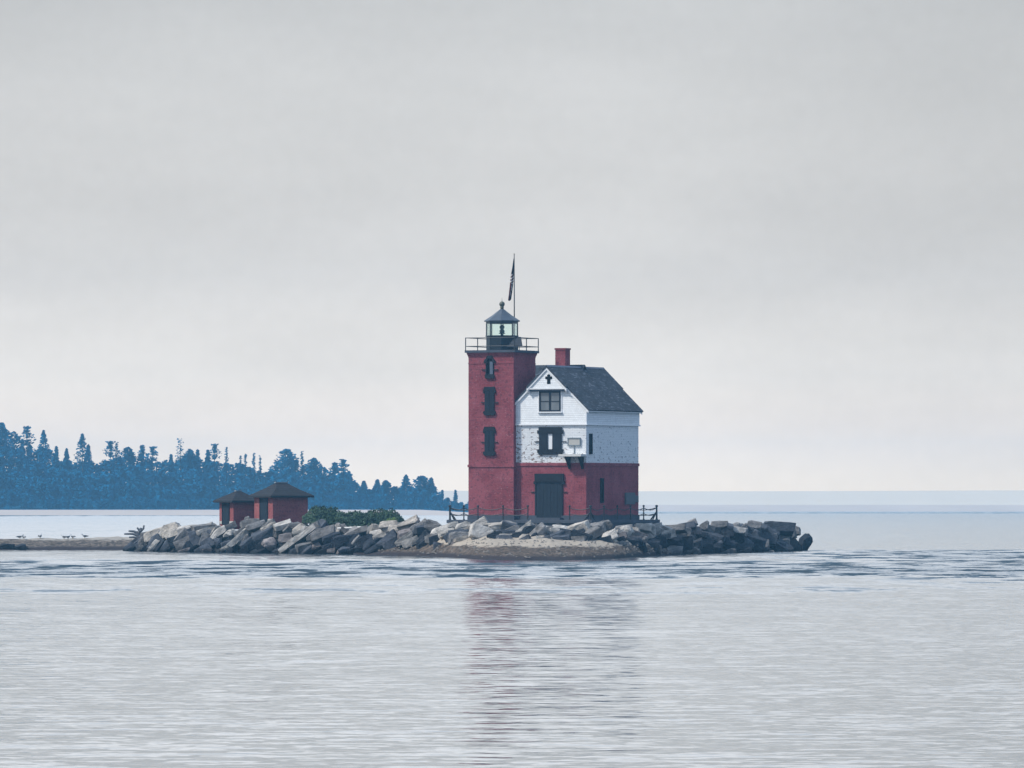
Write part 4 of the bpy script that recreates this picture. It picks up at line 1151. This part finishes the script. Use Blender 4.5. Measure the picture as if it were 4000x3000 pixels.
# the prominent ones, read off the photo: px, py, width, height, tilt(deg, + rises to the right), colour, shape
HAND = [
    (510, 2135, 88, 46, 20, 'slate blue', 'wedge'), (565, 2120, 62, 60, 5, 'mid grey', 'rounded'), (610, 2090, 110, 46, 22, 'tan', 'block'), (668, 2075, 88, 50, 28, 'tan', 'block'),
    (735, 2068, 100, 26, 8, 'pale grey', 'slab'), (800, 2062, 120, 26, 6, 'mid grey', 'slab'), (810, 2074, 120, 22, 14, 'pale grey', 'slab'), (712, 2098, 84, 34, 48, 'mid grey', 'slab'),
    (760, 2110, 46, 70, 12, 'slate blue', 'block'), (795, 2108, 70, 40, 55, 'mid grey', 'wedge'), (855, 2082, 90, 34, 30, 'pale grey', 'wedge'), (620, 2125, 70, 44, 55, 'slate blue', 'wedge'),
    (600, 2140, 90, 22, 55, 'pale grey', 'slab'), (540, 2148, 70, 20, 25, 'mid grey', 'wedge'), (720, 2148, 60, 18, 8, 'pinkish', 'wedge'), (808, 2150, 44, 14, 4, 'pinkish', 'slab'), (850, 2122, 44, 48, 10, 'slate blue', 'rounded'),
    (930, 2105, 128, 26, 42, 'pale grey', 'slab'), (890, 2138, 80, 16, 28, 'pale grey', 'slab'), (965, 2040, 44, 40, 30, 'mid grey', 'wedge'), (1000, 2055, 100, 26, 18, 'mid grey', 'slab'), (1050, 2062, 80, 24, 26, 'tan', 'slab'),
    (1030, 2085, 110, 28, 26, 'slate blue', 'slab'), (1052, 2128, 74, 66, 10, 'pinkish', 'rounded'), (1105, 2052, 90, 22, 18, 'pale grey', 'slab'), (1150, 2052, 64, 32, -14, 'mid grey', 'wedge'), (1225, 2062, 74, 30, 30, 'mid grey', 'slab'),
    (1185, 2098, 160, 24, 34, 'pale grey', 'slab'), (1130, 2132, 120, 22, 40, 'pale grey', 'slab'), (1265, 2092, 130, 40, 24, 'mid grey', 'slab'), (1315, 2060, 40, 34, 10, 'mid grey', 'wedge'), (1350, 2078, 60, 20, -36, 'mid grey', 'slab'),
    (1190, 2140, 80, 40, 12, 'mid grey', 'block'), (1295, 2150, 44, 30, -8, 'pinkish', 'wedge'), (1345, 2148, 64, 32, 6, 'slate blue', 'rounded'), (1400, 2080, 110, 32, 14, 'mid grey', 'wedge'), (1465, 2068, 40, 46, -10, 'tan', 'block'),
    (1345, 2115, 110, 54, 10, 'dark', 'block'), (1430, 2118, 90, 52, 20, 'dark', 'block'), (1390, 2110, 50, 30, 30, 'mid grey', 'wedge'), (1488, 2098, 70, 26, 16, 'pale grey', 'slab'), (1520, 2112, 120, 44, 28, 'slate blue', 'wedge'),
    (1520, 2052, 90, 28, 6, 'tan', 'slab'), (1595, 2042, 110, 38, 14, 'tan', 'wedge'), (1560, 2070, 110, 34, -4, 'tan', 'block'), (1585, 2105, 110, 28, 34, 'pale grey', 'slab'), (1605, 2122, 90, 30, 24, 'pale grey', 'slab'),
    (1650, 2068, 80, 32, 8, 'slate blue', 'block'), (1695, 2058, 86, 44, -24, 'mid grey', 'block'), (1700, 2105, 104, 60, 14, 'mid grey', 'rounded'), (1740, 2078, 66, 52, 22, 'pale grey', 'block'), (1756, 2098, 52, 28, 34, 'slate blue', 'slab'),
    (1770, 2052, 50, 24, 8, 'pale grey', 'block'), (1815, 2060, 76, 48, -18, 'pale grey', 'wedge'), (1888, 2042, 46, 40, 34, 'pale grey', 'block'), (1820, 2098, 110, 34, 6, 'tan', 'wedge'), (1880, 2085, 110, 60, -16, 'pale grey', 'block'),
    (1935, 2058, 76, 26, 4, 'tan', 'slab'), (1985, 2058, 70, 38, -18, 'slate blue', 'block'), (1975, 2094, 84, 34, 8, 'pale grey', 'rounded'), (2045, 2062, 86, 48, 14, 'pale grey', 'wedge'), (2045, 2100, 48, 30, 10, 'tan', 'rounded'),
    (2100, 2080, 90, 52, 24, 'mid grey', 'wedge'), (2125, 2112, 80, 18, -16, 'pale grey', 'slab'), (2168, 2082, 48, 40, 0, 'pale grey', 'block'), (2190, 2108, 84, 36, 6, 'slate blue', 'block'), (2250, 2066, 124, 36, 18, 'tan', 'slab'),
    (2300, 2084, 120, 40, 20, 'mid grey', 'wedge'), (2260, 2114, 70, 44, 8, 'mid grey', 'block'), (2350, 2062, 100, 40, 24, 'mid grey', 'slab'), (2378, 2098, 90, 42, 26, 'pale grey', 'wedge'), (2448, 2078, 68, 64, 12, 'pale grey', 'rounded'),
    (2510, 2062, 80, 26, -8, 'tan', 'slab'), (2560, 2058, 60, 26, 6, 'pale grey', 'wedge'), (2505, 2100, 90, 36, -10, 'mid grey', 'rounded'), (2422, 2124, 48, 20, 0, 'mid grey', 'wedge'), (2565, 2080, 60, 22, 40, 'pale grey', 'slab'),
    (2605, 2090, 84, 40, 14, 'tan', 'wedge'), (2640, 2066, 100, 26, 4, 'mid grey', 'slab'), (2695, 2048, 70, 28, 20, 'mid grey', 'wedge'), (2750, 2052, 44, 40, -12, 'mid grey', 'wedge'), (2810, 2050, 84, 26, 2, 'mid grey', 'slab'),
    (2865, 2054, 60, 30, -8, 'mid grey', 'wedge'), (2905, 2056, 34, 24, 14, 'mid grey', 'wedge'), (2945, 2054, 70, 30, -8, 'mid grey', 'slab'), (3040, 2068, 150, 46, -5, 'slate blue', 'block'), (3140, 2122, 66, 92, -30, 'dark', 'rounded'),
    (2870, 2072, 110, 24, -10, 'pale grey', 'slab'), (2780, 2100, 110, 34, -14, 'slate blue', 'slab'), (2990, 2098, 120, 40, -20, 'slate blue', 'slab'), (2700, 2074, 90, 30, 6, 'pinkish', 'slab'), (2790, 2130, 80, 28, 14, 'slate blue', 'wedge'),
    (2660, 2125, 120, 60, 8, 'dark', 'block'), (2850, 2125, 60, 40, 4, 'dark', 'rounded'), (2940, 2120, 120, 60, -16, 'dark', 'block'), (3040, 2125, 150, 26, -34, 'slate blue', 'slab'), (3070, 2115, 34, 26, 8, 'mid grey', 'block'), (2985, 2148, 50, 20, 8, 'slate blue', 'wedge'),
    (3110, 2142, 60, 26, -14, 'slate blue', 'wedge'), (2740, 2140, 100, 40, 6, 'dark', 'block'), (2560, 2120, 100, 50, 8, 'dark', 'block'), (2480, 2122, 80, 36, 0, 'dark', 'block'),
]
sd_ = 100
for h in HAND:
    h = (h[0], h[1], h[2] * 0.88, h[3] * 0.86) + h[4:]
    add_rock(*h, seed=sd_, dy=-0.25); sd_ += 1
# fillers between and behind them
rng = random.Random(5)
for row, t in enumerate((0.04, 0.27, 0.50, 0.70, 0.86)):
    px = 520 + row * 14
    while px < 3100:
        wpx = rng.uniform(44, 88)
        right = px > 2600
        pal = [('slate blue', 3), ('dark', 3), ('mid grey', 2)] if right else ([('slate blue', 4), ('dark', 5), ('mid grey', 1), ('pinkish', 1)] if t < 0.55 else [('mid grey', 4), ('pale grey', 2), ('tan', 1), ('slate blue', 1)])  # lower rows take darker stone, painting in the bank's shaded gaps
        if right and t > 0.8: pal = [('mid grey', 3), ('slate blue', 2)]
        cl = rng.choices([a for a, b in pal], [b for a, b in pal])[0]
        kd = rng.choice(['slab', 'wedge', 'wedge', 'block', 'block', 'block', 'rounded'])
        hp = wpx * {'slab': 0.30, 'wedge': 0.50, 'block': 0.58, 'rounded': 0.62}[kd]
        tl = rng.uniform(12, 44) if px < 1700 else (rng.uniform(-25, 30) if not right else rng.uniform(-28, 12))
        add_rock(px, None, wpx, hp, tl, cl, kd, sd_, dy=0.55, t=t + rng.uniform(-0.07, 0.05)); sd_ += 1
        px += wpx * rng.uniform(0.85, 1.25)
# labels: colour, shape, row on the bank and the nearest landmark
LM = [(500, 'the driftwood stump'), (610, 'the gap between stump and small shed'), (720, 'the bank left of the small shed'), (800, 'the low slabs left of the small shed'), (878, "the small shed's door"), (950, 'the join between the two sheds'),
      (1025, "the larger shed's door"), (1130, "the larger shed's right wall"), (1215, 'the foot of the tallest shrub'), (1300, 'the dip between the first two shrubs'), (1375, 'the bleached plank'), (1455, 'the rounded dark shrub'), (1530, 'the yellow green bush'),
      (1635, 'the dry sprig'), (1700, 'the gap left of the platform'), (1751, "the fence's left corner post"), (1830, "the tower's left edge"), (1914, 'the tower windows'), (2010, "the tower's right edge"), (2080, 'the wall left of the door'), (2145, 'the dark door'),
      (2245, 'the fog signal shelf'), (2317, "the fence's front corner post"), (2400, 'the low slit window'), (2460, 'the grey cabinet'), (2570, "the fence's right corner post"), (2650, "the platform's right end"), (2740, 'the first stretch of bare jetty'),
      (2830, 'the middle of the bare jetty'), (2920, 'the later stretch of bare jetty'), (3010, 'the flat-topped end block'), (3090, "the end block's outer half"), (3150, 'the outermost tip')]
lm_px = [a for a, b in LM]
names_seen = {}
for r_ in sorted(ROCK_LIST, key=lambda d: (d['px'], d['t'])):
    i = int(np.argmin([abs(a - r_['px']) for a in lm_px])); d = r_['px'] - lm_px[i]
    side = 'below' if abs(d) < 14 else ('just left of' if d < 0 else 'just right of')
    t = r_['t']
    row = 'at the foot' if t < 0.2 else ('low down' if t < 0.46 else ('halfway up' if t < 0.74 else ('near the crest' if t < 0.96 else 'on the crest')))
    size = 'big ' if r_['w'] > 104 else ('small ' if r_['w'] < 62 else '')
    lean = 'steep ' if abs(r_['tilt']) > 30 else ''
    shp = {'slab': 'slab', 'wedge': 'wedge-shaped boulder', 'block': 'blocky boulder', 'rounded': 'rounded boulder'}[r_['k']]
    lab = f"{size}{lean}{r_['c']} {shp} {row}, {side} {LM[i][1]}"
    if lab in names_seen:
        j = names_seen[lab] = names_seen[lab] + 1
        lab = lab.replace(row, row + (', the one farther right' if j == 2 else ', the rightmost one'))
    else: names_seen[lab] = 1
    tag(r_['o'], ' '.join(lab.split()[:16]), 'boulder', 'boulders of the rock jetty')

# ------------------------------------------------------------------ driftwood and plank
p = slope_pt(535, 0.85)
T = thing('driftwood_stump', (p.x, p.y - 0.3, p.z - 0.2), 0, 'grey driftwood stump with splayed roots at the left end of the bank', 'driftwood')
bm = bmesh.new()
tube(bm, [(0.35, 0, 0.0), (0.25, 0, 0.45), (0.30, 0, 0.95), (0.42, 0.05, 1.25)], 0.30, 7, 0.12)
tube(bm, [(0.1, 0.05, 0.2), (0.1, 0, 0.6), (0.02, 0, 0.95)], 0.24, 7, 0.10)
obj('trunk', bm, DRIFT, T)
for pts, r0 in (([(0.2, 0, 0.55), (-0.4, 0, 0.72), (-1.15, 0.05, 0.70)], 0.13), ([(0.2, 0, 0.75), (-0.3, 0.05, 0.95), (-0.75, 0, 0.98)], 0.12), ([(0.2, 0, 0.3), (-0.3, -0.05, 0.42), (-0.7, 0, 0.40)], 0.11),
                ([(0.3, 0, 0.9), (0.15, 0, 1.15), (0.02, 0.0, 1.28)], 0.10), ([(0.35, 0, 0.9), (0.62, 0, 1.2), (0.66, 0, 1.5)], 0.09)):
    bm = bmesh.new(); tube(bm, pts, r0 * 1.25, 6, 0.085); obj('root', bm, DRIFT, T)
p = slope_pt(1375, 0.98)
bm = bmesh.new(); bx(bm, -1.25, 1.25, -0.16, 0.16, -0.06, 0.07)
bmesh.ops.bevel(bm, geom=bm.edges[:], offset=0.02, segments=1, affect='EDGES')
o = obj('plank', bm, PLANK); o.location = (p.x, p.y - 0.1, yz(2062, p.y)); o.rotation_euler = (0.25, -0.05, 0.1)
tag(o, 'bleached white plank lying on the rocks below the shrubs', 'plank')

# ------------------------------------------------------------------ gulls on the gravel bar
GULLW = plain('gull_white', (0.42, 0.43, 0.44), 0.8, 0.2, 0.2); GULLG = plain('gull_grey', (0.10, 0.11, 0.125), 0.8, 0.2, 0.3); LEGY = plain('gull_leg', (0.30, 0.22, 0.08), 0.7, 0.2)
def gull_meshes():
    prof = [(-0.30, 0.27, 0.012), (-0.20, 0.27, 0.04), (-0.08, 0.27, 0.085), (0.03, 0.28, 0.10), (0.12, 0.31, 0.085), (0.17, 0.36, 0.06), (0.20, 0.41, 0.052), (0.235, 0.44, 0.05), (0.27, 0.435, 0.03), (0.285, 0.43, 0.012)]
    bm = bmesh.new(); rings = []
    for x, z, r in prof:
        rings.append([bm.verts.new((x, r * 0.9 * math.cos(2 * math.pi * k / 8), z + r * math.sin(2 * math.pi * k / 8))) for k in range(8)])
    for a, b in zip(rings, rings[1:]):
        for k in range(8): bm.faces.new((a[k], a[(k + 1) % 8], b[(k + 1) % 8], b[k]))
    bm.faces.new(rings[0][::-1]); bm.faces.new(rings[-1]); bmesh.ops.recalc_face_normals(bm, faces=bm.faces[:])
    body = bm
    wings = []
    for s_ in (-1, 1):
        bm = bmesh.new()
        prism(bm, [(-0.36, 0.29), (-0.15, 0.23), (0.06, 0.24), (0.11, 0.31), (0.02, 0.36), (-0.14, 0.34)], 'v', *sorted((s_ * 0.075, s_ * 0.105)))
        wings.append(bm)
    bm = bmesh.new(); lathe(bm, [(0.014, 0.0), (0.004, 0.06)], 0, 0, 6)
    bmesh.ops.rotate(bm, verts=bm.verts[:], cent=(0, 0, 0), matrix=Matrix.Rotation(R(95), 3, 'Y')); bmesh.ops.translate(bm, verts=bm.verts[:], vec=(0.28, 0, 0.43))
    beak = bm
    legs = []
    for s_ in (-1, 1):
        bm = bmesh.new(); tube(bm, [(0.0, s_ * 0.035, 0.20), (-0.01, s_ * 0.035, 0.10), (0.0, s_ * 0.035, 0.01)], 0.020, 5)
        bx(bm, -0.02, 0.06, s_ * 0.035 - 0.025, s_ * 0.035 + 0.025, 0.0, 0.012); legs.append(bm)
    return body, wings, beak, legs
GULLS = [(78, 'grey gull near the left end, facing right, first of the close pair', 0.1), (93, 'grey gull standing upright, right one of the close left pair', 1.9), (157, 'lone gull between the left pair and the group of three', 1.3),
         (250, 'left gull of the group of three on the gravel bar', 2.7), (266, 'middle gull of the group of three on the gravel bar', 0.9), (284, 'right gull of the group of three, leaning upward', 2.2), (331, 'lone pale gull standing right of the group of three', 3.3)]
proto = None
def bar_top(x):
    return 1.02 + 0.10 * mnoise.noise(Vector((x * 0.35, 0, 0))) + 0.07 * mnoise.noise(Vector((x * 1.3, 5, 0))) + max(0, (x + 42) * 0.035)
for px, lab, rz in GULLS:
    Y = 603.5; x = (px - 2000) * Y / F
    zz = bar_top(x) * 0.98 - 0.12
    loc = (x, Y, zz)
    if proto is None:
        proto = thing('gull', loc, rz, lab, 'bird', 'gulls on the gravel bar')
        b_, w_, k_, l_ = gull_meshes()
        obj('body', b_, GULLW, proto, True)
        for i in w_: obj('wing', i, GULLG, proto)
        obj('beak', k_, LEGY, proto)
        for i in l_: obj('leg', i, LEGY, proto)
        g = proto
    else:
        g = proto.copy(); COL.objects.link(g); g.location = loc; g.rotation_euler = (0, 0, rz); g['label'] = lab
        for ch in list(proto.children):
            c2 = ch.copy(); COL.objects.link(c2); c2.parent = g
    g.scale = (1.15,) * 3
# dark flat rocks at the bar's left edge
for i, (px, wpx, lab) in enumerate(((20, 80, 'long dark flat rock at the left edge of the gravel bar'), (75, 58, 'dark wedge-shaped rock on the gravel bar below the paired gulls'))):
    Y = 596.5; k = Y / F
    bm = boulder_mesh(900 + i, wpx * k / 2, 0.9, 0.30, 'wedge')
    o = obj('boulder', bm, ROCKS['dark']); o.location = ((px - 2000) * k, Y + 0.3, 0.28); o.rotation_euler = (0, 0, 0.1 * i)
    tag(o, lab, 'boulder', 'dark rocks on the gravel bar')

# ------------------------------------------------------------------ far forested island
FY = 2064.0; KF = FY / F
V, Fc = [], []
xs = np.arange(-420, 6.1, 6)
for x in xs:
    px = 2000 + x / KF
    tp = 1.0 if px < 1650 else max(0.02, (2010 - px) / 360)
    hill = max(1.5, interp([(-3000, 14), (0, 13), (300, 9), (1200, 8.5), (1350, 6), (1400, 3.5), (1680, 3.2), (1760, 1.5), (2010, 0.1)], px))
    for dy, z in ((-4, -0.6), (0, 0.0), (8, 0.75 * tp), (26, 1.75 * tp), (92, 2.3 * tp), (112, hill), (240, hill * 1.15), (330, -0.6)):
        V.append((x, FY + dy, z))
for i in range(len(xs) - 1):
    for j in range(7): Fc.append((i * 8 + j, (i + 1) * 8 + j, (i + 1) * 8 + j + 1, i * 8 + j + 1))
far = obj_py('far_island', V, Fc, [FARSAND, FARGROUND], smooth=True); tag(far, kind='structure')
for i, p_ in enumerate(far.data.polygons): p_.material_index = 0 if (i % 7) < 3 else 1

SKY_PROF = [(-1500, 1640), (0, 1674), (60, 1676), (95, 1705), (130, 1738), (195, 1748), (215, 1770), (240, 1790), (285, 1800), (330, 1796), (400, 1800), (480, 1775), (510, 1757), (545, 1758), (575, 1795), (660, 1795),
            (690, 1785), (740, 1772), (790, 1790), (830, 1796), (880, 1808), (930, 1802), (1000, 1838), (1060, 1836), (1090, 1785), (1120, 1772), (1160, 1796), (1190, 1818), (1230, 1808), (1260, 1820), (1290, 1850), (1340, 1842),
            (1380, 1868), (1400, 1902), (1440, 1908), (1530, 1903), (1590, 1898), (1640, 1888), (1680, 1892), (1710, 1918), (1760, 1952), (1790, 1962), (1830, 1956), (1860, 1962), (1960, 1985)]
def crown_pts(rng, n, kind, h, hw_):
    """positions and sprays of a conifer or broad crown, z from 0 (ground) to h"""
    P = []
    for _ in range(n):
        a = rng.uniform(0, 2 * math.pi)
        if kind == 'spruce':
            t = rng.uniform(0.10, 1.0) ** 0.8
            lay = 0.70 + 0.45 * (1 - ((t * 13) % 1.0))
            r = hw_ * (1 - t) ** 0.85 * lay * rng.uniform(0.15, 1.0) + 0.12
        elif kind == 'spire':
            t = rng.uniform(0.1, 1.0)
            r = hw_ * (0.25 + 0.75 * (1 - t)) * rng.uniform(0.1, 1.0) * (0.75 + 0.4 * ((t * 9) % 1.0))
        elif kind == 'pine':
            t = rng.choice([0.48, 0.60, 0.70, 0.80, 0.88, 0.95]) + rng.uniform(-0.035, 0.03)
            sweep = 0.55 + 0.45 * math.cos(a * 2 + t * 37)
            r = hw_ * (1.15 - 0.75 * max(0, (t - 0.45) / 0.55) ** 2) * sweep * rng.uniform(0.1, 1.0)
        else:
            t = 0.35 + 0.65 * rng.uniform() ** 0.6
            r = hw_ * math.sqrt(max(0.0, 1 - ((t - 0.55) / 0.45) ** 2)) * rng.uniform(0.2, 1.0) if t > 0.55 else hw_ * rng.uniform(0.2, 1.0)
            r *= 0.85 + 0.25 * math.sin(a * 3 + t * 11)
        P.append((r * math.cos(a), r * math.sin(a), h * t))
    return P
def sprays(P, rng, s0, kind):
    n = len(P); V = np.zeros((n * 4, 3))
    for i, p in enumerate(P):
        p = np.array(p)
        out_ = np.array([p[0], p[1], 0.0]); l = np.linalg.norm(out_); out_ = out_ / l if l > 1e-4 else np.array([1.0, 0, 0])
        d = out_ + np.array([0, 0, -0.25 if kind in ('spruce', 'spire') else 0.1]) + rng.normal(size=3) * 0.35
        d /= np.linalg.norm(d)
        b = np.cross(d, rng.normal(size=3)); b /= np.linalg.norm(b) + 1e-6
        s = s0 * rng.uniform(0.6, 1.4)
        V[i * 4] = p - d * s; V[i * 4 + 1] = p + b * s * 0.55; V[i * 4 + 2] = p + d * s; V[i * 4 + 3] = p - b * s * 0.55
    return V
rng = np.random.default_rng(42)
# the wood itself, a mass of crowns nobody could count
VV = []
for x in np.arange(-400, 3, 1.25):
    px = 2000 + x / KF
    for layer, (dy, dip) in enumerate(((46, 0.30), (60, 0.55), (78, 0.80), (100, 1.0))):
        xx = x + rng.uniform(-1.2, 1.2); yy = FY + dy + rng.uniform(-6, 6)
        p2 = 2000 + xx * F / yy
        zt = HC - (interp(SKY_PROF, p2) - H0) * yy / F
        zt = zt * dip * rng.uniform(0.90, 1.0) if layer < 3 else zt * rng.uniform(0.93, 1.0)
        if zt < 1.8: continue
        kd = rng.choice(['spruce', 'broad', 'spruce', 'broad', 'broad', 'broad'])
        wid = {'spruce': 0.17, 'spire': 0.10, 'broad': 0.26}[kd] * max(zt, 8)
        if px > 1380: wid = min(wid, zt * 0.3)
        n = int(130 + 8.0 * zt)
        P = crown_pts(rng, n, kd, zt, min(wid, 4.5))
        Q = sprays(P, rng, 0.58 if zt > 8 else 0.38, kd); Q[:, 0] += xx; Q[:, 1] += yy
        VV.append(Q)
VV = np.concatenate(VV)
o = obj_py('forest', VV, np.arange(len(VV)).reshape(-1, 4), HAZY_LEAF)
tag(o, kind='stuff')
o['label'] = 'hazy blue wood along the far shore'; o['category'] = 'wood'
# skyline trees one can tell apart
TREES = [(8, 1652, 'broad', 3.2, 'round-topped tree at the far left end of the wooded skyline'), (105, 1659, 'pine', 3.6, 'open-branched pine, second tall tree from the left of the skyline'), (170, 1681, 'spruce', 4.4, 'dense pointed spruce just right of the open-branched left pine'),
         (220, 1744, 'spruce', 2.0, 'small spruce on the slope right of the dense pointed one'), (260, 1753, 'spruce', 2.4, 'little dark spruce alone in the low dip of the left skyline'), (322, 1695, 'spruce', 5.0, 'tallest spruce of the left skyline with layered drooping branches'),
         (345, 1738, 'spruce', 3.0, 'shorter spruce tucked against the right of the tallest one'), (432, 1719, 'pine', 3.6, 'bushy-headed pine with a bare gap on its right'), (456, 1727, 'spire', 1.2, 'thin spire beside the bushy-headed pine'), (500, 1748, 'broad', 4.6, 'wide domed tree left of the wind-bent pines'),
         (556, 1734, 'pine', 2.4, 'wind-bent pine with a lump of foliage, left of the pair'), (596, 1739, 'pine', 3.4, 'wind-bent flag-shaped pine, right of the pair'), (668, 1776, 'spruce', 1.6, 'low pale spruce left of the column-shaped tree'), (704, 1713, 'spire', 2.6, 'dark column-shaped tree standing well above its neighbours'),
         (742, 1755, 'broad', 3.2, 'rounded tree just right of the column-shaped one'), (772, 1758, 'spruce', 1.8, 'small pointed spruce between rounded tree and open crown'), (812, 1758, 'spruce', 2.6, 'slender spruce left of the airy open-crowned pine'), (838, 1729, 'pine', 3.0, 'airy open-crowned pine above the middle of the wood'),
         (885, 1747, 'spire', 1.3, 'narrow spire just right of the airy open-crowned pine'), (940, 1781, 'spire', 0.8, 'stunted thin spire left of the two matching spires'), (959, 1772, 'spire', 1.1, 'left one of the two matching dark spires'), (992, 1769, 'spire', 1.1, 'right one of the two matching dark spires'),
         (1016, 1780, 'spire', 0.8, 'faint thin spire right of the two matching spires'), (1121, 1755, 'broad', 5.2, 'big domed tree highest in the right half of the wood'), (1180, 1763, 'spire', 1.1, 'single dark spire right of the big domed tree'), (1226, 1790, 'broad', 3.6, 'smaller domed tree right of the single spire'),
         (1307, 1804, 'pine', 2.4, 'left one of two ragged pines where the wood drops'), (1340, 1791, 'pine', 3.2, 'right and taller one of two ragged pines where the wood drops'), (1363, 1842, 'spruce', 3.0, 'leaning spruce at the foot of the ragged pines'), (1421, 1880, 'spruce', 2.4, 'first small spruce of the low right stretch'),
         (1474, 1874, 'spruce', 2.6, 'second small spruce of the low right stretch'), (1508, 1878, 'broad', 2.2, 'small rounded tree in the low right stretch'), (1586, 1856, 'spruce', 3.2, 'tallest spruce of the low right stretch'), (1650, 1860, 'broad', 4.2, 'broad tree near the right end of the wood'),
         (1684, 1867, 'spruce', 2.6, 'spruce leaning on the broad tree near the right end'), (1727, 1915, 'spire', 0.9, 'faint spire right of the broad end tree'), (1780, 1915, 'spire', 0.9, 'last faint spire beside the red tower')]
for px, py, kd, hw_, lab in TREES:
    Y = FY + 92 + rng.uniform(-8, 8)
    zt = HC - (py - H0) * Y / F
    T = thing('pine_tree' if kd == 'pine' else ('spruce_tree' if kd in ('spruce', 'spire') else 'leafy_tree'), ((px - 2000) * Y / F, Y, 0.8), 0, lab, 'tree', 'skyline trees of the far wood')
    h = zt - 0.8
    n = {'spruce': 1000, 'spire': 420, 'pine': 700, 'broad': 1000}[kd]
    hw2 = hw_ * {'spruce': 1.55, 'spire': 1.45, 'pine': 1.15, 'broad': 1.1}[kd]
    P = crown_pts(rng, n, kd, h, hw2)
    lo = h * 0.5
    if kd == 'spruce':   # keep the visible top as wide as in the photo
        P = [(x, y, h - (h - z) * 0.9) for x, y, z in P]
    Q = sprays(P, rng, 0.46 if kd != 'spire' else 0.36, kd)
    obj_py('crown', Q, np.arange(len(Q)).reshape(-1, 4), HAZY_LEAF, T)
    bm = bmesh.new(); tube(bm, [(0, 0, -1), (0.1, 0, h * 0.5), (0, 0, h * 0.97)], 0.32, 6, 0.06)
    obj('trunk', bm, BARK, T)

# ------------------------------------------------------------------ far coast at the right
V, Fc = [], []
xs = np.arange(-1200, 1400.1, 20)
for x in xs:
    n_ = mnoise.noise(Vector((x * 0.004, 0, 7)))
    top = 9.3 + 0.7 * n_ + 0.35 * mnoise.noise(Vector((x * 0.05, 2, 0))) + (0.0012 * x)
    for dy, z in ((-10, -0.7), (0, 0.0), (20, 1.6), (50, 2.9), (54, 4.6), (60, top), (110, top * 0.95), (130, -0.7)):
        V.append((x, 2880 + dy, z))
for i in range(len(xs) - 1):
    for j in range(7): Fc.append((i * 8 + j, (i + 1) * 8 + j, (i + 1) * 8 + j + 1, i * 8 + j + 1))
FARHILL = plain('haze_pale_coast', (0.62, 0.55, 0.46), 0.95, 0.1, 0.12, 0.01)  # pale base colour stands in for haze fading the coast
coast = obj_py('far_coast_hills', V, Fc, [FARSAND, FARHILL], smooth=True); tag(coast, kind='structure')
for i, p_ in enumerate(coast.data.polygons): p_.material_index = 0 if (i % 7) < 3 else 1

# ------------------------------------------------------------------ haze
HAZE_D = 1.55e-4
bm = bmesh.new(); bx(bm, -1900, 1900, -60, 3160, -2.2, 34)
me = bpy.data.meshes.new('haze'); bm.to_mesh(me); bm.free()
hm = bpy.data.materials.new('haze_air'); hm.use_nodes = True
hm.node_tree.nodes.clear()
ho = hm.node_tree.nodes.new('ShaderNodeOutputMaterial'); hv = hm.node_tree.nodes.new('ShaderNodeVolumePrincipled')
hv.inputs['Color'].default_value = (0.27, 0.66, 1.0, 1); hv.inputs['Density'].default_value = HAZE_D; hv.inputs['Anisotropy'].default_value = 0.0
hm.node_tree.links.new(hv.outputs[0], ho.inputs['Volume'])
me.materials.append(hm)
ho_ = bpy.data.objects.new('haze', me); COL.objects.link(ho_); tag(ho_, kind='stuff')
